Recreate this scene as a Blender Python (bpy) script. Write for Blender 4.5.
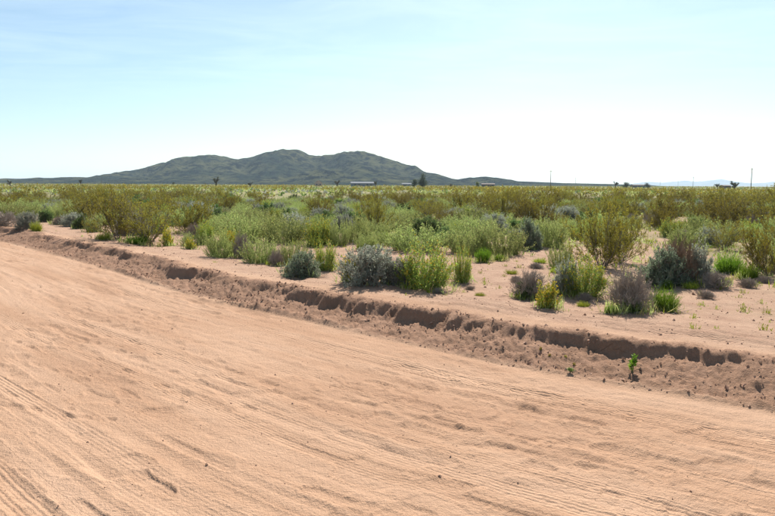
import bpy, math
import numpy as np
from mathutils import Vector

for o in list(bpy.data.objects):
    bpy.data.objects.remove(o)
scene = bpy.context.scene
C = scene.collection
R = math.radians

# ------------------------------------------------------------------ camera
FPX, CX, CY = 650.0, 387.5, 258.0          # focal length / centre, in photograph pixels (775 x 516)
HOR = 184.5                                # horizon row at the centre
CAMH = 2.0
PITCH = math.atan((CY - HOR) / FPX)
ROLL = R(0.26)
cam_d = bpy.data.cameras.new('camera')
cam_d.sensor_width = 36.0
cam_d.lens = 36.0 * FPX / 775.0
cam_d.clip_start = 0.05
cam_d.clip_end = 60000
cam = bpy.data.objects.new('camera', cam_d)
C.objects.link(cam)
cam.location = (0, 0, CAMH)
from mathutils import Matrix
cam_rot = Matrix.Rotation(R(90) - PITCH, 3, 'X') @ Matrix.Rotation(ROLL, 3, 'Z')
cam.rotation_euler = cam_rot.to_euler()
scene.camera = cam

# ------------------------------------------------------------------ sky, sun, exposure
SUN_AZ, SUN_EL = 14.0, 41.0                # degrees, clockwise from +Y / above the horizon
world = bpy.data.worlds.new('World')
scene.world = world
world.use_nodes = True
nt = world.node_tree
nt.nodes.clear()
w_out = nt.nodes.new('ShaderNodeOutputWorld')
w_bg = nt.nodes.new('ShaderNodeBackground')
w_sky = nt.nodes.new('ShaderNodeTexSky')
w_sky.sky_type = 'NISHITA'
w_sky.sun_disc = False
w_sky.sun_elevation = R(SUN_EL)
w_sky.sun_rotation = R(SUN_AZ)
w_sky.altitude = 800
w_sky.air_density = 1.0
w_sky.dust_density = 1.1
w_sky.ozone_density = 0.35
w_bg.inputs['Strength'].default_value = 0.064
# thin cirrus, laid on a flat layer high above
tc = nt.nodes.new('ShaderNodeTexCoord')
sep = nt.nodes.new('ShaderNodeSeparateXYZ')
nt.links.new(tc.outputs['Generated'], sep.inputs[0])
zc = nt.nodes.new('ShaderNodeMath'); zc.operation = 'MAXIMUM'; zc.inputs[1].default_value = 0.03
nt.links.new(sep.outputs['Z'], zc.inputs[0])
dv = []
for ax in 'XY':
    m = nt.nodes.new('ShaderNodeMath'); m.operation = 'DIVIDE'
    nt.links.new(sep.outputs[ax], m.inputs[0]); nt.links.new(zc.outputs[0], m.inputs[1])
    dv.append(m)
cmb = nt.nodes.new('ShaderNodeCombineXYZ')
nt.links.new(dv[0].outputs[0], cmb.inputs[0]); nt.links.new(dv[1].outputs[0], cmb.inputs[1])
mp = nt.nodes.new('ShaderNodeMapping')
mp.inputs['Rotation'].default_value = (0, 0, R(35))
mp.inputs['Scale'].default_value = (0.6, 1.0, 1)
nt.links.new(cmb.outputs[0], mp.inputs[0])
cn = nt.nodes.new('ShaderNodeTexNoise')
cn.inputs['Scale'].default_value = 1.5; cn.inputs['Detail'].default_value = 6
cn.inputs['Roughness'].default_value = 0.62; cn.inputs['Distortion'].default_value = 0.7
nt.links.new(mp.outputs[0], cn.inputs['Vector'])
cr = nt.nodes.new('ShaderNodeMapRange')
cr.inputs['From Min'].default_value = 0.38; cr.inputs['From Max'].default_value = 0.8
cr.inputs['To Max'].default_value = 0.24
nt.links.new(cn.outputs['Fac'], cr.inputs['Value'])
fade = nt.nodes.new('ShaderNodeMapRange'); fade.interpolation_type = 'SMOOTHSTEP'
fade.inputs['From Min'].default_value = 0.08; fade.inputs['From Max'].default_value = 0.2
nt.links.new(sep.outputs['Z'], fade.inputs['Value'])
cf_ = nt.nodes.new('ShaderNodeMath'); cf_.operation = 'MULTIPLY'
nt.links.new(cr.outputs[0], cf_.inputs[0]); nt.links.new(fade.outputs[0], cf_.inputs[1])
cmx = nt.nodes.new('ShaderNodeMixRGB')
cmx.inputs['Color2'].default_value = (11.0, 11.2, 11.5, 1)
nt.links.new(cf_.outputs[0], cmx.inputs['Fac']); nt.links.new(w_sky.outputs[0], cmx.inputs['Color1'])
tint = nt.nodes.new('ShaderNodeMixRGB'); tint.blend_type = 'MULTIPLY'
tint.inputs['Fac'].default_value = 1.0; tint.inputs['Color2'].default_value = (0.89, 1.0, 1.0, 1)
nt.links.new(cmx.outputs[0], tint.inputs['Color1'])
nt.links.new(tint.outputs[0], w_bg.inputs['Color']); nt.links.new(w_bg.outputs[0], w_out.inputs['Surface'])

sun_d = bpy.data.lights.new('sun', 'SUN')
sun_d.energy = 4.6
sun_d.angle = R(0.53)
sun_d.color = (1.0, 0.94, 0.85)
sun = bpy.data.objects.new('sun', sun_d)
C.objects.link(sun)
sv = Vector((math.sin(R(SUN_AZ)) * math.cos(R(SUN_EL)), math.cos(R(SUN_AZ)) * math.cos(R(SUN_EL)), math.sin(R(SUN_EL))))
sun.rotation_euler = sv.to_track_quat('Z', 'Y').to_euler()

vs = scene.view_settings
vs.view_transform = 'Standard'
vs.look = 'None'
vs.exposure = 1.0
vs.gamma = 1.0
vs.use_curve_mapping = False
scene.render.engine = 'CYCLES'
scene.cycles.max_bounces = 6
scene.cycles.transparent_max_bounces = 4
scene.cycles.volume_bounces = 1

# ------------------------------------------------------------------ helpers
rng = np.random.default_rng(11)

def noise(x, y, seed=0):
    """smooth value noise in -1..1"""
    x = np.asarray(x, float); y = np.asarray(y, float)
    xi = np.floor(x).astype(np.int64); yi = np.floor(y).astype(np.int64)
    fx = x - xi; fy = y - yi
    fx = fx * fx * fx * (fx * (fx * 6 - 15) + 10); fy = fy * fy * fy * (fy * (fy * 6 - 15) + 10)
    def h(a, b):
        n = (a * 374761393 + b * 668265263 + seed * 974634541) & 0xFFFFFFFF
        n = ((n ^ (n >> 13)) * 1274126177) & 0xFFFFFFFF
        n = ((n ^ (n >> 16)) * 2246822519) & 0xFFFFFFFF
        return (n ^ (n >> 15)).astype(np.float64) / 0xFFFFFFFF * 2 - 1
    a = h(xi, yi); b = h(xi + 1, yi); c = h(xi, yi + 1); d = h(xi + 1, yi + 1)
    return (a * (1 - fx) + b * fx) * (1 - fy) + (c * (1 - fx) + d * fx) * fy

def fbm(x, y, octv=4, seed=0, gain=0.5):
    s = 0; a = 1; n = 0
    for i in range(octv):
        s = s + a * noise(x * 2 ** i, y * 2 ** i, seed + i * 17); n += a; a *= gain
    return s / n

def sm(e0, e1, x):
    u = np.clip((x - e0) / (e1 - e0), 0, 1)
    return u * u * (3 - 2 * u)

class MB:
    """collects quads and triangles into one mesh"""
    def __init__(self):
        self.v = []; self.q = []; self.t = []; self.qm = []; self.tm = []; self.n = 0
    def add(self, verts, quads=None, tris=None, mat=0):
        verts = np.asarray(verts, float).reshape(-1, 3)
        self.v.append(verts)
        if quads is not None and len(quads):
            q = np.asarray(quads, np.int64).reshape(-1, 4) + self.n
            self.q.append(q); self.qm.append(np.full(len(q), mat))
        if tris is not None and len(tris):
            t = np.asarray(tris, np.int64).reshape(-1, 3) + self.n
            self.t.append(t); self.tm.append(np.full(len(t), mat))
        self.n += len(verts)
        return self
    def join(self, other, mat):
        off = self.n
        for v in other.v: self.v.append(v)
        for q in other.q: self.q.append(q + off); self.qm.append(np.full(len(q), mat))
        for t in other.t: self.t.append(t + off); self.tm.append(np.full(len(t), mat))
        self.n += other.n
        return self
    def verts(self):
        return np.concatenate(self.v)
    def mesh(self, name, mats, smooth=False):
        me = bpy.data.meshes.new(name)
        v = self.verts()
        q = np.concatenate(self.q) if self.q else np.zeros((0, 4), np.int64)
        t = np.concatenate(self.t) if self.t else np.zeros((0, 3), np.int64)
        me.vertices.add(len(v)); me.vertices.foreach_set('co', v.ravel())
        me.loops.add(q.size + t.size)
        me.loops.foreach_set('vertex_index', np.concatenate([q.ravel(), t.ravel()]).astype(np.int32))
        me.polygons.add(len(q) + len(t))
        st = np.concatenate([np.arange(len(q)) * 4, q.size + np.arange(len(t)) * 3])
        me.polygons.foreach_set('loop_start', st.astype(np.int32))
        for m in mats: me.materials.append(m)
        mi = np.concatenate(self.qm + self.tm) if (self.qm or self.tm) else np.zeros(0)
        me.polygons.foreach_set('material_index', mi.astype(np.int32))
        me.polygons.foreach_set('use_smooth', np.full(len(q) + len(t), smooth))
        me.update(calc_edges=True)
        return me

def link(name, me, parent=None, loc=(0, 0, 0)):
    o = bpy.data.objects.new(name, me)
    C.objects.link(o)
    o.location = loc
    if parent: o.parent = parent
    return o

def tag(o, label=None, cat=None, group=None, kind=None):
    if label: o['label'] = label
    if cat: o['category'] = cat
    if group: o['group'] = group
    if kind: o['kind'] = kind
    return o

def unit(a):
    return a / np.maximum(np.linalg.norm(a, axis=-1, keepdims=True), 1e-9)

def tubes(P, Rad, sides=3):
    """many tapered tubes at once: P (n,k,3), Rad (n,k)"""
    n, k, _ = P.shape
    t = unit(P[:, -1] - P[:, 0] + 1e-6)
    ref = np.where(np.abs(t[:, 2:3]) > 0.8, np.array([[1., 0, 0]]), np.array([[0, 0, 1.]]))
    a = unit(np.cross(t, ref)); b = np.cross(t, a)
    ang = np.arange(sides) * 2 * np.pi / sides
    ring = a[:, None, :] * np.cos(ang)[None, :, None] + b[:, None, :] * np.sin(ang)[None, :, None]
    V = P[:, :, None, :] + ring[:, None, :, :] * Rad[:, :, None, None]
    idx = np.arange(n * k * sides).reshape(n, k, sides)
    nx = np.roll(idx, -1, axis=2)
    Q = np.stack([idx[:, :-1], nx[:, :-1], nx[:, 1:], idx[:, 1:]], -1).reshape(-1, 4)
    return V.reshape(-1, 3), Q

def leaves(pos, d, ln, wd, rg, up=0.0):
    """diamond leaves: quads"""
    n = len(pos)
    d = unit(d)
    r = unit(rg.normal(size=(n, 3)) + np.array([0, 0, up]))
    side = unit(np.cross(d, r))
    nor = np.cross(side, d)
    ln = np.asarray(ln).reshape(-1, 1); wd = np.asarray(wd).reshape(-1, 1)
    a = pos; c = pos + d * ln
    m = pos + d * ln * 0.45 + nor * ln * 0.08
    V = np.stack([a, m + side * wd * 0.5, c, m - side * wd * 0.5], 1).reshape(-1, 3)
    Q = np.arange(4 * n).reshape(n, 4)
    return V, Q

def rand_dirs(n, tilt, rg, az=None):
    az = rg.uniform(0, 2 * np.pi, n) if az is None else az
    return np.stack([np.sin(tilt) * np.cos(az), np.sin(tilt) * np.sin(az), np.cos(tilt)], -1)

# ------------------------------------------------------------------ materials
def new_mat(name):
    m = bpy.data.materials.new(name)
    m.use_nodes = True
    t = m.node_tree
    t.nodes.clear()
    out = t.nodes.new('ShaderNodeOutputMaterial')
    return m, t, out

def leaf_mat(name, c1, c2, transl=0.35, rough=0.65, vary=0.25):
    m, t, out = new_mat(name)
    geo = t.nodes.new('ShaderNodeNewGeometry')
    oi = t.nodes.new('ShaderNodeObjectInfo')
    mix = t.nodes.new('ShaderNodeMixRGB')
    mix.inputs['Color1'].default_value = (*c1, 1); mix.inputs['Color2'].default_value = (*c2, 1)
    t.links.new(geo.outputs['Random Per Island'], mix.inputs['Fac'])
    mr = t.nodes.new('ShaderNodeMapRange')
    mr.inputs['To Min'].default_value = 1 - vary; mr.inputs['To Max'].default_value = 1 + vary
    t.links.new(oi.outputs['Random'], mr.inputs['Value'])
    hs = t.nodes.new('ShaderNodeHueSaturation')
    t.links.new(mr.outputs[0], hs.inputs['Value']); t.links.new(mix.outputs[0], hs.inputs['Color'])
    mr2 = t.nodes.new('ShaderNodeMapRange')
    mr2.inputs['To Min'].default_value = 0.485; mr2.inputs['To Max'].default_value = 0.515
    t.links.new(oi.outputs['Random'], mr2.inputs['Value']); t.links.new(mr2.outputs[0], hs.inputs['Hue'])
    bs = t.nodes.new('ShaderNodeBsdfPrincipled')
    bs.inputs['Roughness'].default_value = rough
    bs.inputs['Specular IOR Level'].default_value = 0.25
    tr = t.nodes.new('ShaderNodeBsdfTranslucent')
    t.links.new(hs.outputs[0], bs.inputs['Base Color']); t.links.new(hs.outputs[0], tr.inputs['Color'])
    mx = t.nodes.new('ShaderNodeMixShader')
    mx.inputs['Fac'].default_value = transl
    t.links.new(bs.outputs[0], mx.inputs[1]); t.links.new(tr.outputs[0], mx.inputs[2])
    t.links.new(mx.outputs[0], out.inputs['Surface'])
    return m

def plain_mat(name, c1, c2=None, scale=6.0, rough=0.85, bump=0.0):
    m, t, out = new_mat(name)
    bs = t.nodes.new('ShaderNodeBsdfPrincipled')
    bs.inputs['Roughness'].default_value = rough
    bs.inputs['Specular IOR Level'].default_value = 0.2
    c2 = c2 or tuple(x * 0.8 for x in c1)
    co = t.nodes.new('ShaderNodeTexCoord')
    nz = t.nodes.new('ShaderNodeTexNoise'); nz.inputs['Scale'].default_value = scale; nz.inputs['Detail'].default_value = 5
    t.links.new(co.outputs['Object'], nz.inputs['Vector'])
    mix = t.nodes.new('ShaderNodeMixRGB')
    mix.inputs['Color1'].default_value = (*c1, 1); mix.inputs['Color2'].default_value = (*c2, 1)
    t.links.new(nz.outputs['Fac'], mix.inputs['Fac']); t.links.new(mix.outputs[0], bs.inputs['Base Color'])
    if bump:
        bp = t.nodes.new('ShaderNodeBump'); bp.inputs['Strength'].default_value = bump
        t.links.new(nz.outputs['Fac'], bp.inputs['Height']); t.links.new(bp.outputs[0], bs.inputs['Normal'])
    t.links.new(bs.outputs[0], out.inputs['Surface'])
    return m

M = {}
M['creo'] = leaf_mat('creosote_leaf', (0.14, 0.128, 0.014), (0.33, 0.285, 0.04), 0.48)
M['creo_stem'] = plain_mat('creosote_stem', (0.24, 0.21, 0.175), (0.11, 0.09, 0.075))
M['herb'] = leaf_mat('pale_herb_leaf', (0.25, 0.32, 0.085), (0.45, 0.50, 0.18), 0.55)
M['herb2'] = leaf_mat('green_herb_leaf', (0.18, 0.29, 0.04), (0.36, 0.45, 0.10), 0.55)
M['herb_stem'] = leaf_mat('herb_stem', (0.2, 0.24, 0.09), (0.3, 0.32, 0.15), 0.25)
M['yellow'] = leaf_mat('yellow_petal', (0.55, 0.36, 0.02), (0.68, 0.50, 0.05), 0.35)
M['straw'] = leaf_mat('straw_bloom', (0.34, 0.30, 0.10), (0.42, 0.38, 0.16), 0.35)
M['sage'] = leaf_mat('sage_leaf', (0.24, 0.265, 0.205), (0.38, 0.405, 0.32), 0.45)
M['bluesage'] = leaf_mat('blue_sage_leaf', (0.15, 0.205, 0.125), (0.28, 0.345, 0.225), 0.45)
M['twig'] = plain_mat('dry_twig', (0.42, 0.355, 0.30), (0.27, 0.225, 0.185))
M['redtwig'] = plain_mat('rusty_twig', (0.32, 0.22, 0.15), (0.22, 0.15, 0.10))
M['bright'] = leaf_mat('bright_green_blade', (0.09, 0.17, 0.012), (0.17, 0.27, 0.025), 0.45)
M['lime'] = leaf_mat('lime_blade', (0.20, 0.24, 0.02), (0.30, 0.33, 0.04), 0.45)
M['dome'] = leaf_mat('dark_green_leaf', (0.08, 0.145, 0.035), (0.17, 0.255, 0.075), 0.5)
M['joshua'] = leaf_mat('joshua_blade', (0.07, 0.075, 0.035), (0.13, 0.13, 0.06), 0.15)
M['bark'] = plain_mat('bark', (0.13, 0.10, 0.075), (0.07, 0.055, 0.04), 3)
M['treeleaf'] = leaf_mat('dark_tree_leaf', (0.035, 0.05, 0.02), (0.07, 0.09, 0.035), 0.25)
M['limetree'] = leaf_mat('lime_tree_leaf', (0.13, 0.17, 0.03), (0.2, 0.24, 0.05), 0.35)
M['wood'] = plain_mat('weathered_pole_wood', (0.13, 0.105, 0.085), (0.09, 0.07, 0.055), 2)
M['glass_ins'] = plain_mat('ceramic', (0.5, 0.5, 0.48))

# ------------------------------------------------------------------ survey: photograph pixel -> point on the land
def ray(px, py):
    d = Vector(((px - CX) / FPX, (CY - py) / FPX, -1.0))
    return cam_rot @ d
def at(px, py, z=0.0):
    d = ray(px, py)
    k = (z - CAMH) / d.z
    return np.array([d.x * k, d.y * k])
def depth_to(px, dist):
    """ground point on the bearing of a column, so many metres ahead"""
    d = ray(px, HOR + (px - CX) * math.tan(ROLL))
    return np.array([d.x / d.y * dist, dist])

# toe line of the graded bank along the road
toe_px = [(0, 241), (50, 253), (100, 267), (150, 283), (200, 298), (300, 320), (400, 342), (500, 365), (600, 382), (690, 397), (775, 413)]
E = np.array([at(*p) for p in toe_px])
d0 = unit(E[0] - E[3]); d1 = unit(E[-1] - E[-4])
E = np.vstack([E[0] + d0 * 9000, E[0] + d0 * 400, E[0] + d0 * 60, E[0] + d0 * 15, E, E[-1] + d1 * 4, E[-1] + d1 * 12, E[-1] + d1 * 60, E[-1] + d1 * 400, E[-1] + d1 * 9000])
# soften the corners of the survey
for _ in range(2):
    P2 = [E[0]]
    for a, b in zip(E[:-1], E[1:]):
        P2 += [a * 0.75 + b * 0.25, a * 0.25 + b * 0.75]
    P2.append(E[-1]); E = np.array(P2)
segA, segB = E[:-1], E[1:]
segL = np.linalg.norm(segB - segA, axis=1)
segS = np.concatenate([[0], np.cumsum(segL)])[:-1]
segS = segS - segS[np.argmin(np.linalg.norm(segA, axis=1))]

def road_st(x, y):
    """distance along / across the bank's toe (t > 0 is the desert side)"""
    x = np.asarray(x, float).ravel(); y = np.asarray(y, float).ravel()
    best = np.full(len(x), 1e18); S = np.zeros(len(x)); T = np.zeros(len(x))
    for a, b, L, s0 in zip(segA, segB, segL, segS):
        dx, dy = (b - a) / L
        u = np.clip((x - a[0]) * dx + (y - a[1]) * dy, 0, L)
        qx = x - a[0] - dx * u; qy = y - a[1] - dy * u
        d2 = qx * qx + qy * qy
        m = d2 < best
        cr_ = dx * (y - a[1]) - dy * (x - a[0])
        best[m] = d2[m]; S[m] = (s0 + u)[m]; T[m] = (np.sqrt(d2) * np.sign(cr_))[m]
    return S, T

TRACKS = [(-0.75, 0.11, 1.0), (-1.1, 0.10, 0.5), (-1.75, 0.11, 0.55), (-2.3, 0.10, 0.6), (-2.75, 0.11, 1.0), (-3.1, 0.09, 0.7), (-3.5, 0.11, 0.8), (-3.95, 0.10, 0.7), (-4.35, 0.11, 0.9), (-4.8, 0.10, 0.7), (-5.2, 0.11, 0.8), (-5.75, 0.10, 0.7), (-6.3, 0.11, 0.7), (-7.2, 0.12, 0.8)]

def land(x, y, fine=True):
    """height of the land, plus road coordinates and surface zones"""
    sh = np.shape(x)
    x = np.asarray(x, float).ravel(); y = np.asarray(y, float).ravel()
    S, T = road_st(x, y)
    r = np.hypot(x, y)
    tc_ = 0.84 + 0.15 * noise(S * 0.55, S * 0, 3) + 0.12 * noise(S * 1.7, S * 0, 4) + (0.09 * noise(S * 5.0, T * 2, 5) + 0.05 * noise(S * 12, T * 5, 6)) * (1 - 0.35 * sm(1.2, 2.2, x))
    hs_ = np.clip(0.115 + 0.12 * noise(S * 0.45, S * 0, 8) + 0.07 * noise(S * 1.7, S * 0, 7), 0.02, 0.165)
    hs_ = np.maximum(hs_, 0.16 * np.exp(-((x - 2.4) / 0.9) ** 2) * (r < 12))
    hs_ = hs_ * (1 - 0.7 * sm(3.1, 3.7, x))
    rise = (0.26 - hs_ * 0.9) * sm(-0.15, 1.05, T / tc_)
    wid = (0.19 + 0.09 * noise(S * 1.3, S * 0, 9)) * (1 - 0.45 * sm(1.2, 2.2, x))
    scarp = hs_ * sm(tc_ - wid, tc_ + 0.015, T)
    back = -0.10 * sm(tc_ + 0.1, tc_ + 2.6, T)
    right = sm(-2.0, 1.0, x)
    step_t = tc_ + 0.62 + 0.12 * noise(S * 0.9, S * 0, 12) + 0.03 * noise(S * 6, S * 0, 13)
    step = 0.045 * right * sm(step_t - 0.05, step_t, T) * (0.5 + 0.5 * noise(S * 0.7, S * 0, 14))
    z = np.where(T > 0, rise + scarp + back + step, 0)
    for (ma, mb_, mr_, mh) in MOUNDS:
        z = z + mh * np.exp(-((x - ma) ** 2 + (y - mb_) ** 2) / mr_ ** 2)
    far = sm(25, 90, r)
    z = z + 0.18 * fbm(x * 0.05, y * 0.05, 3, 20) * sm(3, 14, T) * (1 - 0.3 * far)
    z = z + far * 0.6 * fbm(x * 0.006, y * 0.006, 3, 23) * sm(5, 40, np.abs(T))
    tracku = np.full(len(x), 9.0); trackw = np.zeros(len(x))
    berm = sm(-0.05, 0.12, T) * (1 - sm(tc_ + 0.03, tc_ + 0.3, T))
    if fine:
        near = 1 - sm(30, 60, r)
        # clods and slumps on the bank
        cl = fbm(S * 6.5, T * 8.5, 5, 31, 0.68)
        z = z + near * berm * 0.045 * cl
        z = z + near * berm * (0.02 * np.abs(noise(S * 17, T * 17, 36)) + 0.016 * np.abs(noise(S * 34, T * 34, 37)))
        # windrow of clods along the toe
        zt = 0.03 + 0.1 * noise(S * 0.8, S * 0, 41)
        wr = np.exp(-((T - zt) / 0.07) ** 2) * np.clip(0.35 + 0.9 * noise(S * 0.5, S * 0, 42), 0, 1)
        z = z + near * wr * (0.035 + 0.03 * noise(S * 9, T * 9, 43))
        # road: wheel ruts along the road, scuffs and prints
        road = sm(0.1, -0.25, T)
        wob = 0.20 * noise(S * 0.12, T * 0.25, 50)
        z = z + near * road * (0.0045 * noise(S * 0.35, (T + wob) * 5.5, 51) + 0.0045 * noise(S * 0.9, (T + wob) * 14, 52))
        patch = sm(-0.15, 0.45, noise(S * 0.35, T * 0.6, 60))
        z = z + near * road * patch * (0.008 * noise(S * 3.2, T * 7.5, 61) + 0.014 * np.abs(fbm(S * 7, T * 13, 2, 62)))
        z = z + near * road * 0.006 * fbm(x * 7, y * 7, 3, 65)
        # narrow broken lips thrown up beside wheels and feet
        for k, (fs_, ft_, am) in enumerate(((0.22, 4.4, 0.007), (0.35, 6.2, 0.007), (0.30, 5.2, 0.006), (0.9, 9.5, 0.008))):
            nn = noise(S * fs_ + 7 * k, T * ft_ + 0.10 * noise(S * 1.4, T * 1.2, 270 + k), 280 + k)
            lip = np.exp(-(nn / 0.11) ** 2) * sm(-0.03, 0.06, nn) - 0.5 * np.exp(-((nn + 0.12) / 0.1) ** 2)
            where = sm(-0.05, 0.4, noise(S * 0.9 + 9 * k, T * 1.6, 290 + k))
            z = z + near * road * am * lip * where
        # scuffs and prints: short crescents pressed into the loose sand
        for k, (fs_, ft_, am) in enumerate(((3.4, 6.6, 0.014), (5.0, 9.0, 0.011))):
            nn = noise(S * fs_ + 0.3 * noise(x * 4, y * 4, 310 + k), T * ft_, 312 + k)
            where = sm(0.05, 0.45, noise(S * 0.4 + 5 * k, T * 0.75, 316 + k))
            z = z - near * road * am * sm(0.25, 0.55, nn) * where + 0.6 * near * road * am * np.exp(-((nn - 0.2) / 0.08) ** 2) * where
        for k, (t0, hw, amp) in enumerate(TRACKS):
            c = t0 + 0.07 * np.sin(S * 0.13 + k * 1.7) + 0.03 * noise(S * 0.3, S * 0 + k, 70)
            u = (T - c) / hw
            on = np.clip(amp * (0.5 + 0.85 * noise(S * 0.28, S * 0 + 3.3 * k, 71)), 0, 1)
            z = z - near * on * (0.0075 * np.exp(-(u * 0.95) ** 6) - 0.005 * np.exp(-((np.abs(u) - 1.25) / 0.25) ** 2) * (0.6 + 0.6 * noise(S * 5, T * 9, 73)))
            m = np.abs(u) < np.abs(tracku)
            tracku[m] = u[m]; trackw[m] = on[m]
        # desert side: low hummocks, rills, a wheel track on the flat behind the bank
        des = sm(tc_ + 0.02, tc_ + 0.4, T)
        z = z + near * des * (0.030 * fbm(x * 1.3, y * 1.3, 3, 80) + 0.012 * fbm(x * 5, y * 5, 3, 84))
        for k, t0 in enumerate((1.55, 1.95)):
            u = (T - t0 - 0.08 * noise(S * 0.2, S * 0, 88)) / 0.10
            on = sm(-1.5, 2.5, x)
            z = z - near * on * (0.012 * np.exp(-(u * 0.95) ** 6) - 0.01 * np.exp(-((np.abs(u) - 1.35) / 0.25) ** 2))
            m = np.abs(u) < np.abs(tracku)
            tracku[m] = u[m]; trackw[m] = on[m]
    return z.reshape(sh), S, T, berm, tracku, trackw

MOUNDS = [(*at(546, 306, 0.2), 0.22, 0.07), (*at(313, 281, 0.15), 0.16, -0.10), (*at(297, 284, 0.15), 0.14, -0.07), (*at(150, 244, 0.2), 0.7, -0.10), (*at(630, 311, 0.2), 0.5, 0.05), (*at(372, 285, 0.2), 0.8, 0.05), (*at(425, 288, 0.2), 0.5, 0.04)]

def ground_at(px, py):
    """march the line of sight down to the land"""
    z = 0.0
    for _ in range(8):
        p = at(px, py, z)
        z = float(land([p[0]], [p[1]], False)[0][0])
    return p, z
def ground_z(x, y):
    return float(land([x], [y], True)[0][0])

SAND = []            # bare places, in metres (x, y, radius)
for px, py, rpx in [(478, 268, 34), (505, 275, 30), (646, 254, 16), (652, 247, 16), (660, 240, 16), (670, 233, 14), (682, 227, 13), (692, 221, 12), (700, 216, 10), (698, 300, 60), (760, 300, 60), (590, 275, 20), (90, 232, 14), (225, 240, 2), (475, 205, 9), (590, 250, 8), (530, 262, 22), (440, 262, 8)]:
    p, z = ground_at(px, py)
    SAND.append((p[0], p[1], rpx / FPX * p[1]))

# ------------------------------------------------------------------ the land: one sheet, cut into road, bank and desert
rr = np.concatenate([np.geomspace(0.3, 2.6, 14)[:-1], np.geomspace(2.8, 30, 490)[:-1], np.geomspace(30, 130, 90)[:-1], np.geomspace(130, 12400, 70)])
aa = np.concatenate([np.radians(np.linspace(-36, 36, 660)), np.radians(np.linspace(38, 322, 72))[1:-1]])
NR, NA = len(rr), len(aa)
RR, AA = np.meshgrid(rr, aa, indexing='ij')
GX, GY = RR * np.sin(AA), RR * np.cos(AA)
GZ, GS, GT, GB, GU, GW = land(GX, GY)
GV = np.stack([GX.ravel(), GY.ravel(), GZ.ravel()], 1)
idx = np.arange(NR * NA).reshape(NR, NA)
nx = np.roll(idx, -1, axis=1)
GQ = np.stack([idx[:-1], idx[1:], nx[1:], nx[:-1]], -1).reshape(-1, 4)[:, ::-1]
_c = land(np.array([0.]), np.array([0.]))
GV = np.vstack([GV, [[0, 0, float(_c[0][0])]]])
GS, GT, GB, GU, GW = [np.append(a_, b_) for a_, b_ in zip((GS, GT, GB, GU, GW), _c[1:])]
CAP = np.stack([idx[0], nx[0], np.full(NA, NR * NA)], 1)

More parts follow.
